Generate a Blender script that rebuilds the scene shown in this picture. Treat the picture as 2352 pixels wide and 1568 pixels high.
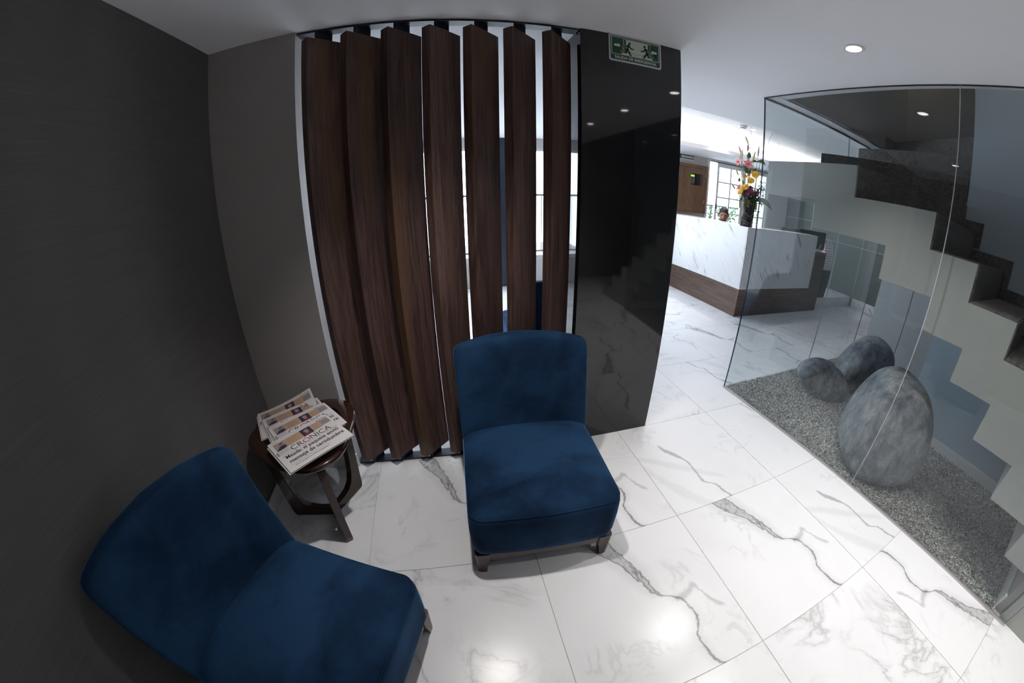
import bpy, bmesh, math, random
import numpy as np
from mathutils import Matrix, Vector
from math import pi, sin, cos, radians, hypot, atan2

random.seed(7)
SC = bpy.context.scene
COL = SC.collection
for o in list(bpy.data.objects):
    bpy.data.objects.remove(o)

# ------------------------------------------------------------------ camera (fisheye lens)
EYE = 1.5487
cam = bpy.data.cameras.new('camera')
co = bpy.data.objects.new('camera', cam); COL.objects.link(co)
co.matrix_world = Matrix(((0.97992883, 0.09082121, -0.17745701, 0),
                          (-0.19900404, 0.39343467, -0.89755588, 0),
                          (-0.01169937, 0.91485554, 0.40361177, EYE),
                          (0, 0, 0, 1)))
cam.type = 'PANO'
cam.panorama_type = 'FISHEYE_LENS_POLYNOMIAL'
cam.sensor_fit = 'HORIZONTAL'; cam.sensor_width = 36; cam.sensor_height = 24
cam.fisheye_fov = radians(180)
cam.fisheye_polynomial_k0 = 0
cam.fisheye_polynomial_k1 = -0.07992281285
cam.fisheye_polynomial_k2 = -1.8459092e-05
cam.fisheye_polynomial_k3 = 2.42353032e-05
cam.fisheye_polynomial_k4 = -1.4171699e-07
cam.clip_start = 0.02; cam.clip_end = 200
SC.camera = co

# ------------------------------------------------------------------ world, view
W = bpy.data.worlds.new('sky'); SC.world = W; W.use_nodes = True
bg = W.node_tree.nodes['Background']
bg.inputs[0].default_value = (0.80, 0.89, 1.0, 1); bg.inputs[1].default_value = 7.0
vs = SC.view_settings
vs.view_transform = 'Standard'; vs.look = 'None'; vs.gamma = 1; vs.exposure = 0.38
vs.use_curve_mapping = False
try:
    SC.cycles.use_denoising = True
    SC.cycles.max_bounces = 7; SC.cycles.transparent_max_bounces = 20
    SC.cycles.use_adaptive_sampling = True; SC.cycles.adaptive_threshold = .05
    SC.cycles.sample_clamp_indirect = 6.0
except Exception:
    pass
CEIL = 2.4275
P_SPOT = 66.0        # recessed lobby downlights, W
P_TRAY = 42.0
P_COVE = 60.0        # LED strip in the cove

# ------------------------------------------------------------------ node helpers
class G:
    def __init__(s, name):
        s.m = bpy.data.materials.new(name); s.m.use_nodes = True
        s.t = s.m.node_tree; s.b = s.t.nodes['Principled BSDF']
    def put(s, sock, v):
        if isinstance(v, bpy.types.NodeSocket): s.t.links.new(v, sock)
        elif v is not None:
            try: sock.default_value = v
            except Exception: sock.default_value = (*v, 1) if hasattr(v, '__len__') and len(v) == 3 else v
    def n(s, ty, ins=None, **pr):
        nd = s.t.nodes.new('ShaderNode' + ty)
        for k, v in pr.items(): setattr(nd, k, v)
        for k, v in (ins or {}).items(): s.put(nd.inputs[k], v)
        return nd
    def mt(s, op, a, b=None, c=None, clamp=False):
        nd = s.n('Math', {0: a}, operation=op, use_clamp=clamp)
        if b is not None: s.put(nd.inputs[1], b)
        if c is not None: s.put(nd.inputs[2], c)
        return nd.outputs[0]
    def co(s, kind='Object'): return s.n('TexCoord').outputs[kind]
    def vm(s, op, a, b=None):
        nd = s.n('VectorMath', {0: a}, operation=op)
        if b is not None: s.put(nd.inputs[1], b)
        return nd.outputs[0]
    def map(s, v, scale=(1, 1, 1), loc=(0, 0, 0), rot=(0, 0, 0)):
        return s.n('Mapping', {'Vector': v, 'Scale': scale, 'Location': loc, 'Rotation': rot}).outputs[0]
    def noise(s, v, scale=5, detail=4, rough=.5, dist=0, out=0):
        return s.n('TexNoise', {'Vector': v, 'Scale': scale, 'Detail': detail, 'Roughness': rough, 'Distortion': dist}).outputs[out]
    def ramp(s, f, stops, interp='LINEAR'):
        nd = s.n('ValToRGB', {0: f}); r = nd.color_ramp; r.interpolation = interp
        while len(r.elements) < len(stops): r.elements.new(.5)
        for e, (p, c) in zip(r.elements, stops):
            e.position = p; e.color = (*c, 1) if hasattr(c, '__len__') else (c, c, c, 1)
        return nd.outputs[0]
    def mix(s, f, a, b, blend='MIX'):
        nd = s.n('Mix', data_type='RGBA', blend_type=blend)
        s.put(nd.inputs[0], f); s.put(nd.inputs[6], a if isinstance(a, bpy.types.NodeSocket) else (*a, 1))
        s.put(nd.inputs[7], b if isinstance(b, bpy.types.NodeSocket) else (*b, 1))
        return nd.outputs[2]
    def sep(s, v):
        nd = s.n('SeparateXYZ', {0: v}); return nd.outputs
    def comb(s, x, y, z=0.0):
        return s.n('CombineXYZ', {0: x, 1: y, 2: z}).outputs[0]
    def curve(s, f, pts):
        nd = s.n('FloatCurve', {'Value': f}); c = nd.mapping.curves[0]
        pts = sorted(pts)
        c.points[0].location = pts[0]; c.points[1].location = pts[-1]
        for p in pts[1:-1]: c.points.new(*p)
        nd.mapping.update(); return nd.outputs[0]
    def bump(s, h, strength=.3, dist=.01):
        s.t.links.new(s.n('Bump', {'Strength': strength, 'Distance': dist, 'Height': h}).outputs[0], s.b.inputs['Normal'])
    def set(s, **k):
        for a, v in k.items():
            a = {'color': 'Base Color', 'rough': 'Roughness', 'metal': 'Metallic', 'spec': 'Specular IOR Level',
                 'coat': 'Coat Weight', 'coat_rough': 'Coat Roughness', 'sheen': 'Sheen Weight', 'sheen_rough': 'Sheen Roughness',
                 'sheen_tint': 'Sheen Tint', 'emit': 'Emission Color', 'emit_s': 'Emission Strength', 'ior': 'IOR',
                 'trans': 'Transmission Weight', 'sss': 'Subsurface Weight'}[a]
            s.put(s.b.inputs[a], v)
        return s

def plain(name, color, rough=.5, metal=0, var=0.05, scale=30, bump=0, **k):
    """solid colour with a little procedural mottling"""
    g = G(name)
    nz = g.noise(g.co(), scale, 4)
    c = g.mix(g.mt('MULTIPLY', nz, 1.0), tuple(max(0, x * (1 - var)) for x in color), tuple(min(1, x * (1 + var)) for x in color))
    g.set(color=c, rough=rough, metal=metal, **k)
    if bump: g.bump(nz, bump, .004)
    return g.m

MAT = {}
# --- white porcelain marble tile: Object Info colour picks the print (R: print one, G: print two, B: turned half round)
def marble_tile():
    g = G('marble_tile')
    oi = g.n('ObjectInfo'); col = g.n('SeparateColor', {0: oi.outputs['Color']}).outputs
    rnd = oi.outputs['Random']
    x, y, z = g.sep(g.co())
    u0 = g.mt('MULTIPLY_ADD', x, 1 / .8026, .5); v0 = g.mt('MULTIPLY_ADD', y, 1 / .7974, .5)
    flip = lambda a: g.mt('ADD', g.mt('MULTIPLY', a, g.mt('MULTIPLY_ADD', col[2], -2, 1)), col[2])
    u0, v0 = flip(u0), flip(v0)
    base = g.comb(u0, v0, 0.0)
    seed = g.comb(g.mt('MULTIPLY', rnd, 37.0), g.mt('MULTIPLY', rnd, 91.0), g.mt('MULTIPLY', rnd, 13.0))
    bs = g.vm('ADD', base, seed)
    wob = g.noise(base, 7, 5, .6, 0, 1); wx, wy, _ = g.sep(wob)
    wob2 = g.noise(base, 38, 3, .6, 0, 1); w2x, w2y, _ = g.sep(wob2)
    du = g.mt('ADD', g.mt('MULTIPLY_ADD', wx, .07, -.035), g.mt('MULTIPLY_ADD', w2x, .016, -.008))
    dv = g.mt('ADD', g.mt('MULTIPLY_ADD', wy, .07, -.035), g.mt('MULTIPLY_ADD', w2y, .016, -.008))
    u = g.mt('ADD', u0, du); v = g.mt('ADD', v0, dv)
    def vein(along, across, cpts, wpts, soft, gain):
        d = g.mt('ABSOLUTE', g.mt('SUBTRACT', across, g.curve(along, cpts)))
        w = g.curve(along, wpts)
        e = g.mt('DIVIDE', g.mt('SUBTRACT', g.mt('ADD', w, soft), d), soft, clamp=True)   # 1 inside, 0 outside
        has = g.mt('MULTIPLY', w, 400, clamp=True)
        return g.mt('MULTIPLY', g.mt('MULTIPLY', e, has), gain), d, w
    # print one
    c1 = [(0, .737), (.033, .705), (.102, .691), (.213, .673), (.263, .714), (.361, .73), (.471, .667), (.513, .587), (.62, .555), (.75, .50), (.9, .42), (1, .37)]
    w1 = [(0, .004), (.05, .006), (.1, .003), (.25, .003), (.45, .003), (.5, .006), (.62, .018), (.75, .032), (.9, .05), (1, .06)]
    a1, d1, ww1 = vein(v, u, c1, w1, .012, 1.0)
    streak = g.ramp(g.noise(g.map(base, (22, 7, 1), rot=(0, 0, .6)), 1, 6, .7), [(.38, .9), (.5, .25), (.64, .75)])
    rim = g.mt('SUBTRACT', 1.0, g.mt('MULTIPLY', g.mt('ABSOLUTE', g.mt('SUBTRACT', d1, ww1)), 95), clamp=True)
    a1 = g.mt('MULTIPLY', a1, g.mt('MAXIMUM', streak, g.mt('MULTIPLY', rim, .95)))
    a1s, _, _ = vein(v, u, c1, [(0, .004), (.3, .004), (.45, .004), (.6, .03), (.8, .07), (1, .09)], .06, .16)
    c1b = [(0, .44), (.68, .45), (.70, .443), (.76, .465), (.814, .49), (.852, .40), (.905, .326), (1, .30)]
    b1, _, _ = vein(u, v, c1b, [(0, 0), (.66, 0), (.69, .006), (.80, .01), (.9, .006), (.93, 0), (1, 0)], .025, .42)
    p1 = g.mt('ADD', g.mt('ADD', a1, a1s), b1)
    # print two
    c2 = [(0, .51), (.069, .484), (.151, .457), (.2, .385), (.331, .386), (.443, .384), (.541, .336), (.696, .253), (1, .2)]
    a2, _, _ = vein(v, u, c2, [(0, .004), (.15, .004), (.4, .003), (.52, .008), (.62, .022), (.7, .004), (.73, 0), (1, 0)], .012, .62)
    b2, _, _ = vein(u, v, [(0, .60), (.18, .502), (.33, .38), (.6, .2), (1, .1)], [(0, .012), (.2, .018), (.35, .016), (.55, .004), (.6, 0), (1, 0)], .04, .14)
    b3, _, _ = vein(u, v, [(0, .49), (.024, .448), (.1, .269), (.179, .154), (.298, .012), (1, 0)], [(0, .02), (.1, .05), (.22, .04), (.34, 0), (1, 0)], .05, .12)
    p2 = g.mt('ADD', g.mt('ADD', a2, b2), b3)
    # loose veins for the rest
    rn = g.noise(bs, 1.6, 6, .55, .9)
    rid = g.mt('ABSOLUTE', g.mt('SUBTRACT', rn, .5))
    thin = g.ramp(rid, [(0, .55), (.010, .28), (.035, .06), (.07, 0)])
    msk = g.ramp(g.noise(bs, 2.1, 2), [(.42, 0), (.62, 1)])
    p3 = g.mt('MULTIPLY', thin, msk)
    rn2 = g.mt('ABSOLUTE', g.mt('SUBTRACT', g.noise(bs, 3.1, 4, .5, 1.2), .5))
    fine = g.mt('MULTIPLY', g.ramp(rn2, [(0, .24), (.02, .06), (.05, 0)]), g.ramp(g.noise(bs, 2.7, 2), [(.5, 0), (.66, 1)]))
    cloud = g.mt('MULTIPLY', g.ramp(g.noise(bs, 1.7, 3), [(.5, 0), (.8, 1)]), .09)
    own = g.mt('SUBTRACT', 1.0, g.mt('ADD', col[0], col[1]), clamp=True)
    tot = g.mt('ADD', g.mt('MULTIPLY', p1, col[0]), g.mt('MULTIPLY', p2, col[1]))
    tot = g.mt('ADD', tot, g.mt('MULTIPLY', p3, own))
    tot = g.mt('ADD', tot, g.mt('ADD', fine, cloud), clamp=True)
    c = g.ramp(tot, [(0, (.79, .79, .805)), (.35, (.61, .61, .62)), (.7, (.42, .42, .43)), (1, (.24, .235, .235))])
    g.set(color=c, rough=.27, spec=.42)
    return g.m

def desk_marble():
    g = G('desk_marble')
    p = g.map(g.co(), (1, 1, 1), rot=(0, 0, 0))
    x, y, z = g.sep(p)
    s = g.mt('SUBTRACT', x, y)
    a = g.mt('ADD', g.mt('MULTIPLY', s, .75), g.mt('MULTIPLY', z, .66))       # across the diagonal veins
    b = g.mt('SUBTRACT', g.mt('MULTIPLY', s, .66), g.mt('MULTIPLY', z, .75))
    nz = g.noise(p, 2.2, 5, .55)
    aa = g.mt('ADD', a, g.mt('MULTIPLY', nz, .09))
    v1 = g.noise(g.comb(g.mt('MULTIPLY', aa, 9.0), g.mt('MULTIPLY', b, .55), 0.0), 1, 2, .5)
    r = g.mt('ABSOLUTE', g.mt('SUBTRACT', v1, .5))
    th = g.ramp(r, [(0, .75), (.006, .35), (.018, .05), (.05, 0)])
    mk = g.ramp(g.noise(p, 4.2, 3), [(.46, 0), (.62, 1)])
    t = g.mt('MULTIPLY', th, mk)
    t = g.mt('ADD', t, g.mt('MULTIPLY', g.ramp(g.noise(g.comb(g.mt('MULTIPLY', aa, 3), b, 0.0), 1, 4), [(.5, 0), (.75, 1)]), .07), clamp=True)
    g.set(color=g.ramp(t, [(0, (.69, .69, .71)), (.35, (.45, .45, .48)), (1, (.16, .16, .19))]), rough=.22)
    return g.m

def wood(name, dark, mid, light, axis=2, rough=.38, fine=70, scale=1.0, sap=0.0):
    """straight walnut grain along axis with arched growth figures; every object gets its own cut"""
    g = G(name)
    rnd = g.n('ObjectInfo').outputs['Random']
    p = g.vm('ADD', g.co(), g.comb(g.mt('MULTIPLY', rnd, 7.3), g.mt('MULTIPLY', rnd, 3.1), g.mt('MULTIPLY', rnd, 11.7)))
    st = [1, 1, 1]; st[axis] = .045
    lo = [1, 1, 1]; lo[axis] = .075
    q = g.map(p, tuple(v * scale for v in lo))
    big = g.noise(q, 7.5, 3, .5, .6)
    rings = g.mt('FRACT', g.mt('MULTIPLY', big, 9))
    rings = g.mt('ABSOLUTE', g.mt('MULTIPLY_ADD', rings, 2, -1))
    fib = g.noise(g.map(p, tuple(v * scale for v in st)), fine, 6, .65)
    band = g.noise(g.map(p, tuple(v * scale for v in (lo if axis else lo))), 3.2, 2)
    f = g.mt('ADD', g.mt('MULTIPLY', rings, .16), g.mt('MULTIPLY', fib, .70))
    f = g.mt('ADD', f, g.mt('MULTIPLY_ADD', band, .55, -.22))
    c = g.ramp(f, [(.22, dark), (.5, mid), (.86, light)])
    if sap:
        sp = g.ramp(g.noise(g.map(p, tuple(v * scale for v in lo)), 4.4, 2), [(.63, 0), (.70, 1)])
        c = g.mix(g.mt('MULTIPLY', sp, sap), c, (.16, .085, .035))
    pore = g.ramp(g.noise(g.map(p, tuple(v * scale for v in st)), fine * 3.2, 3), [(.30, .55), (.42, 1)])
    c = g.mix(1.0, c, pore, 'MULTIPLY')
    g.set(color=c, rough=g.mt('MULTIPLY_ADD', fib, .2, rough - .1), spec=.35)
    g.bump(fib, .08, .002)
    return g.m

def velvet():
    g = G('blue_velvet')
    p = g.co()
    nap = g.noise(p, 6.5, 6, .7, .6)
    brush = g.noise(g.map(p, (1, 1.6, .8)), 2.1, 3, .5, .4)
    mk = g.ramp(g.mt('MULTIPLY_ADD', nap, .30, g.mt('MULTIPLY', brush, .72)), [(.38, 0), (.50, .45), (.62, 1)])
    fib = g.noise(p, 420, 2)
    c = g.mix(mk, (.0024, .0075, .023), (.0145, .047, .108))
    g.set(color=c, rough=.92, spec=.12, sheen=g.mt('MULTIPLY_ADD', mk, .35, .35), sheen_rough=.34, sheen_tint=(.18, .42, .85, 1))
    g.bump(g.mt('MULTIPLY_ADD', fib, .4, g.mt('MULTIPLY', nap, 1.2)), .25, .003)
    return g.m

def fabric_wall():
    g = G('dark_woven_wallcovering')
    p = g.co()
    s1 = g.noise(g.map(p, (3, 1.1, 60)), 3, 5, .6)
    s2 = g.noise(g.map(p, (2, .7, 16)), 5, 3, .6)
    f = g.mt('ADD', g.mt('MULTIPLY', s1, .6), g.mt('MULTIPLY', s2, .4))
    g.set(color=g.ramp(f, [(.25, (.098, .093, .094)), (.5, (.120, .113, .114)), (.75, (.142, .134, .134))]), rough=.72, spec=.2)
    g.bump(f, .12, .002)
    return g.m

def granite():
    g = G('black_granite')
    p = g.co()
    sp = g.n('TexVoronoi', {'Vector': p, 'Scale': 420.0}).outputs[0]
    n = g.noise(p, 260, 3, .7)
    f = g.mt('MULTIPLY', g.ramp(n, [(.56, 0), (.72, 1)]), .6)
    g.set(color=g.mix(f, (.0075, .0075, .009), (.045, .045, .05)), rough=g.mt('MULTIPLY_ADD', n, .03, .028), spec=.6)
    return g.m

def glass(name, tint, ior=1.5):
    g = G(name); t = g.t
    for nd in list(t.nodes):
        if nd.type != 'OUTPUT_MATERIAL': t.nodes.remove(nd)
    out = [n for n in t.nodes if n.type == 'OUTPUT_MATERIAL'][0]
    tr = g.n('BsdfTransparent', {0: (*tint, 1)}); gl = g.n('BsdfGlossy', {0: (.92, .96, 1, 1), 'Roughness': 0.0})
    bk = g.n('NewGeometry').outputs['Backfacing']
    fr = g.n('Fresnel', {0: g.mt('MULTIPLY_ADD', bk, 1 / ior - ior, ior)})      # same reflectance on both faces of a thin pane
    mx = g.n('MixShader', {0: fr.outputs[0], 1: tr.outputs[0], 2: gl.outputs[0]})
    t.links.new(mx.outputs[0], out.inputs[0])
    return g.m

def rock():
    g = G('river_boulder')
    p = g.co()
    rnd = g.n('ObjectInfo').outputs['Random']
    q = g.vm('ADD', p, g.comb(g.mt('MULTIPLY', rnd, 9.0), rnd, rnd))
    a = g.noise(q, 2.4, 6, .6, .2)
    b = g.noise(g.map(q, (1, 1, .5)), 16, 6, .72, .3)
    sc = g.ramp(g.mt('ABSOLUTE', g.mt('SUBTRACT', g.noise(q, 5, 5, .6, 1.8), .5)), [(0, .35), (.02, .8), (.05, 1)])
    f = g.mt('ADD', g.mt('MULTIPLY', a, .5), g.mt('MULTIPLY', b, .5))
    c = g.ramp(f, [(.40, (.075, .088, .115)), (.5, (.18, .193, .215)), (.60, (.32, .32, .315))])
    c = g.mix(.3, c, g.mix(1.0, c, sc, 'MULTIPLY'))
    g.set(color=c, rough=.62, spec=.3); g.bump(g.mt('ADD', b, g.mt('MULTIPLY', a, .5)), .45, .02)
    return g.m

def gravel_mat():
    g = G('grey_gravel')
    p = g.co()
    n = g.n('TexWhiteNoise', {0: g.n('TexVoronoi', {'Vector': p, 'Scale': 95.0}).outputs[1]}, noise_dimensions='3D').outputs[0]
    g.set(color=g.ramp(n, [(0, (.11, .105, .10)), (.35, (.32, .31, .29)), (.7, (.54, .525, .50)), (1, (.90, .89, .87))]), rough=.7)
    return g.m

def tinted_panel():
    g = G('grey_green_lacquered_glass')
    g.set(color=g.mix(g.noise(g.co(), 2, 3), (.105, .128, .122), (.14, .165, .155)), rough=.30, spec=.35)
    return g.m

def emission(name, col, s):
    g = G(name); g.set(color=(*col, 1), emit=(*col, 1), emit_s=s, rough=.4); return g.m

def build_materials():
    MAT.update(
        tile=marble_tile(), desk_marble=desk_marble(),
        slat=wood('walnut_slat', (.030, .0165, .0145), (.092, .053, .045), (.20, .122, .098), 2, .42, 85, 1.0, .45),
        desk_wood=wood('walnut_desk', (.045, .027, .021), (.118, .077, .060), (.21, .145, .115), 0, .4, 60),
        cab_wood=wood('walnut_cabinet', (.11, .055, .03), (.23, .125, .07), (.34, .20, .12), 2, .4, 60, 1.4),
        tread=wood('grey_oak_tread', (.06, .055, .053), (.145, .135, .13), (.24, .225, .215), 0, .42, 45, .9),
        table_wood=plain('dark_stained_wood', (.036, .015, .0095), .22, 0, .5, 9, coat=.4),
        leg_wood=plain('brown_lacquered_leg', (.075, .052, .046), .35, 0, .15, 14),
        velvet=velvet(), fabric=fabric_wall(), granite=granite(), rock=rock(), gravel=gravel_mat(), panel=tinted_panel(),
        greige=plain('greige_paint', (.34, .318, .305), .62, 0, .02, 60, .05),
        warm_white=plain('warm_white_paint', (.62, .595, .57), .6, 0, .015, 40, .04),
        white=plain('white_paint', (.80, .80, .80), .6, 0, .012, 50, .04),
        ceil=plain('ceiling_paint', (.85, .85, .88), .75, 0, .01, 60, .03),
        stair_white=plain('stair_white_plaster', (.40, .41, .39), .34, 0, .035, 5, .03),
        stair_wall=plain('stair_wall_blue_light', (.43, .51, .59), .45, 0, .02, 8),  # pale wall; the blue tint stands in for bluish light on it
        pale=plain('pale_grey_lacquer', (.46, .47, .48), .35, 0, .02, 6),
        base=plain('baseboard_white', (.74, .74, .75), .4, 0, .02, 20),
        steel=plain('black_steel', (.010, .014, .028), .38, 0, .25, 40),
        chrome=plain('brushed_steel', (.56, .53, .53), .34, .45, .06, 80),
        shade_gap=plain('dark_sealant', (.03, .03, .035), .6),
        seal=plain('clear_sealant', (.50, .53, .56), .3),
        glass=glass('clear_glass', (.935, .95, .948)),
        pane=glass('window_glass', (.97, .98, .98)),
        glass_edge=plain('glass_edge', (.02, .045, .075), .12, 0, .2, 10),
        tablet=glass('smoked_glass_inset', (.62, .66, .66)),
        black=plain('black_plastic', (.010, .011, .013), .35),
        cloth=plain('black_cloth', (.012, .012, .014), .85, 0, .3, 90),
        skin=plain('skin', (.30, .155, .10), .5, 0, .06, 40, sss=.05),
        skin_dark=plain('brow_and_lip', (.13, .055, .04), .6),
        hair=plain('black_hair', (.008, .007, .007), .55, 0, .5, 160, .4),
        paper=plain('newsprint', (.66, .62, .62), .8, 0, .04, 40),
        ink=plain('printing_ink', (.018, .018, .022), .8),
        ink_grey=plain('printed_small_type', (.27, .25, .25), .8, 0, .35, 300),
        ink_red=plain('red_ink', (.34, .035, .03), .8),
        ink_tan=plain('tan_print', (.50, .30, .19), .8, 0, .25, 220),
        photo_dark=plain('printed_photo_dark', (.035, .03, .06), .8, 0, .9, 120),
        photo_mid=plain('printed_photo_mid', (.33, .25, .22), .8, 0, .6, 90),
        photo_skin=plain('printed_face', (.40, .26, .20), .8, 0, .2, 90), photo_red=plain('printed_red_cloth', (.22, .03, .05), .8, 0, .4, 90),
        sign_green=plain('sign_green', (.008, .075, .036), .4),
        sign_cream=plain('sign_cream', (.60, .63, .56), .45),
        sign_rim=plain('sign_rim', (.55, .54, .62), .4),
        lens=emission('downlight_lens', (1, .96, .9), 10.0),
        led=emission('led_strip', (1, .97, .93), 14.0),
        lcd=emission('green_display', (.35, .9, .05), .9),
        vase=plain('dark_glazed_ceramic', (.020, .013, .016), .22, 0, .4, 8),
        vase_line=plain('pale_scratch', (.42, .38, .32), .6),
        pink=plain('pink_petal', (.72, .17, .20), .5, 0, .3, 30),
        pinkpale=plain('pale_pink_bud', (.62, .33, .36), .5, 0, .35, 18),
        budgreen=plain('green_white_bud', (.52, .55, .28), .5, 0, .25, 18),
        yellow=plain('yellow_petal', (.80, .52, .04), .5, 0, .15, 60),
        orange=plain('orange_petal', (.75, .28, .03), .5, 0, .2, 40),
        purple=plain('purple_petal', (.20, .015, .085), .5, 0, .5, 40),
        leaf=plain('green_leaf', (.045, .10, .025), .45, 0, .4, 25),
        lime=plain('lime_leaf', (.30, .45, .05), .45, 0, .2, 25),
        moss=plain('hanging_amaranth', (.16, .17, .045), .7, 0, .5, 50),
        stem=plain('brown_twig', (.045, .035, .03), .6),
        outleaf=plain('terrace_leaf', (.06, .16, .05), .5, 0, .5, 8),
        bag=None, stone=plain('terrace_paving', (.30, .30, .30), .8),
    )
    g = G('polka_dot_paper')
    x, y, z = g.sep(g.co())
    cell = lambda a: g.mt('SUBTRACT', g.mt('FRACT', g.mt('MULTIPLY', a, 22.0)), .5)
    d = g.mt('ADD', g.mt('POWER', g.mt('ABSOLUTE', cell(x)), 2), g.mt('POWER', g.mt('ABSOLUTE', cell(z)), 2))
    dot = g.mt('LESS_THAN', d, .055)
    wn = g.n('TexWhiteNoise', {0: g.comb(g.mt('FLOOR', g.mt('MULTIPLY', x, 22.0)), g.mt('FLOOR', g.mt('MULTIPLY', z, 22.0)), 0.0)}, noise_dimensions='3D').outputs[0]
    dc = g.ramp(wn, [(0, (.35, .04, .05)), (.4, (.03, .03, .12)), (.75, (.18, .10, .07))], 'CONSTANT')
    g.set(color=g.mix(dot, (.75, .73, .74), dc), rough=.5)
    MAT['bag'] = g.m
build_materials()

# ------------------------------------------------------------------ object helpers
def empty(name, loc=(0, 0, 0), rz=0):
    o = bpy.data.objects.new(name, None); COL.objects.link(o)
    o.location = loc; o.rotation_euler = (0, 0, rz); o.empty_display_size = .1
    return o
def tag(o, label=None, cat=None, group=None, kind=None):
    if label: o['label'] = label
    if cat: o['category'] = cat
    if group: o['group'] = group
    if kind: o['kind'] = kind
    return o
def thing(name, label, cat, loc=(0, 0, 0), rz=0, group=None):
    return tag(empty(name, loc, rz), label, cat, group)
def obj(name, vf, mat, parent=None, smooth=False, world=True, kind=None, loc=None, auto=None):
    """one mesh object; vf = (verts, faces); world=True takes world coordinates under an unrotated parent"""
    me = vf if isinstance(vf, bpy.types.Mesh) else None
    if me is None:
        v, f = vf
        off = Vector((0, 0, 0))
        if parent is not None and world: off = wloc(parent)
        if parent is None and loc is not None: off = Vector(loc)
        me = bpy.data.meshes.new(name)
        me.from_pydata([(a[0] - off.x, a[1] - off.y, a[2] - off.z) for a in v], [], f)
        bm = bmesh.new(); bm.from_mesh(me); bmesh.ops.recalc_face_normals(bm, faces=bm.faces); bm.to_mesh(me); bm.free()
        if smooth:
            for p in me.polygons: p.use_smooth = True
            if auto is not None:
                try: me.set_sharp_from_angle(angle=auto)
                except Exception: pass
        for mm in (mat if isinstance(mat, (list, tuple)) else [mat]):
            me.materials.append(MAT[mm] if isinstance(mm, str) else mm)
    o = bpy.data.objects.new(name, me); COL.objects.link(o)
    if parent is not None: o.parent = parent
    elif loc is not None: o.location = loc
    if kind: o['kind'] = kind
    return o
def wloc(o):
    p = Vector(o.location)
    while o.parent is not None:
        o = o.parent; p = p + Vector(o.location)
    return p
def dup(root, loc, rz, label=None, group=None):
    r = root.copy(); COL.objects.link(r); r.location = loc; r.rotation_euler = (0, 0, rz)
    if label: r['label'] = label
    if group: r['group'] = group
    for ch in list(root.children):
        c = ch.copy(); COL.objects.link(c); c.parent = r
        for gch in ch.children:
            d = gch.copy(); COL.objects.link(d); d.parent = c
    return r
BOXF = [(0, 1, 3, 2), (4, 6, 7, 5), (0, 4, 5, 1), (2, 3, 7, 6), (0, 2, 6, 4), (1, 5, 7, 3)]
def box(lo, hi):
    return [(x, y, z) for x in (lo[0], hi[0]) for y in (lo[1], hi[1]) for z in (lo[2], hi[2])], BOXF
def bevbox(lo, hi, b, seg=2):
    bm = bmesh.new()
    v, f = box(lo, hi); vs_ = [bm.verts.new(a) for a in v]
    for q in f: bm.faces.new([vs_[i] for i in q])
    bmesh.ops.recalc_face_normals(bm, faces=bm.faces)
    bmesh.ops.bevel(bm, geom=list(bm.edges), offset=b, segments=seg, affect='EDGES', profile=.5)
    return frombm(bm)
def frombm(bm):
    bm.verts.index_update()
    r = ([tuple(v.co) for v in bm.verts], [tuple(v.index for v in f.verts) for f in bm.faces]); bm.free(); return r
def join(*vfs):
    V, F = [], []
    for v, f in vfs:
        k = len(V); V += list(v); F += [tuple(i + k for i in q) for q in f]
    return V, F
def prism(poly, a, b, axis='z'):
    """extrude a polygon; axis z: poly=(x,y); axis x: poly=(y,z); axis y: poly=(x,z)"""
    n = len(poly)
    mk = {'z': lambda p, t: (p[0], p[1], t), 'x': lambda p, t: (t, p[0], p[1]), 'y': lambda p, t: (p[0], t, p[1])}[axis]
    v = [mk(p, a) for p in poly] + [mk(p, b) for p in poly]
    f = [tuple(range(n)), tuple(range(2 * n - 1, n - 1, -1))] + [(i, (i + 1) % n, n + (i + 1) % n, n + i) for i in range(n)]
    return v, f
def loft(rings, caps=True):
    n = len(rings[0]); V = [p for r in rings for p in r]; F = []
    for i in range(len(rings) - 1):
        for j in range(n):
            F.append((i * n + j, i * n + (j + 1) % n, (i + 1) * n + (j + 1) % n, (i + 1) * n + j))
    if caps:
        F.append(tuple(range(n))); F.append(tuple(range(len(V) - 1, len(V) - n - 1, -1)))
    return V, F
def lathe(prof, n=32, c=(0, 0, 0)):
    return loft([[(c[0] + r * cos(2 * pi * k / n), c[1] + r * sin(2 * pi * k / n), c[2] + z) for k in range(n)] for r, z in prof])
def tube(pts, r, n=8, closed=False):
    P = [Vector(p) for p in pts]; rs = r if hasattr(r, '__len__') else [r] * len(P)
    rings = []; up = Vector((0, 0, 1))
    for i, p in enumerate(P):
        d = (P[(i + 1) % len(P)] - P[i - 1]) if closed else (P[min(i + 1, len(P) - 1)] - P[max(i - 1, 0)])
        d.normalize(); a = d.cross(up)
        if a.length < 1e-3: a = d.cross(Vector((1, 0, 0)))
        a.normalize(); b = d.cross(a)
        rings.append([tuple(p + (a * cos(2 * pi * k / n) + b * sin(2 * pi * k / n)) * rs[i]) for k in range(n)])
    if closed: rings.append(rings[0])
    return loft(rings, not closed)
def grid(fn, nu, nv):
    V = [fn(i / nu, j / nv) for j in range(nv + 1) for i in range(nu + 1)]
    F = [(j * (nu + 1) + i, j * (nu + 1) + i + 1, (j + 1) * (nu + 1) + i + 1, (j + 1) * (nu + 1) + i) for j in range(nv) for i in range(nu)]
    return V, F
def xf(vf, M):
    return [tuple(M @ Vector(p)) for p in vf[0]], vf[1]
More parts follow.
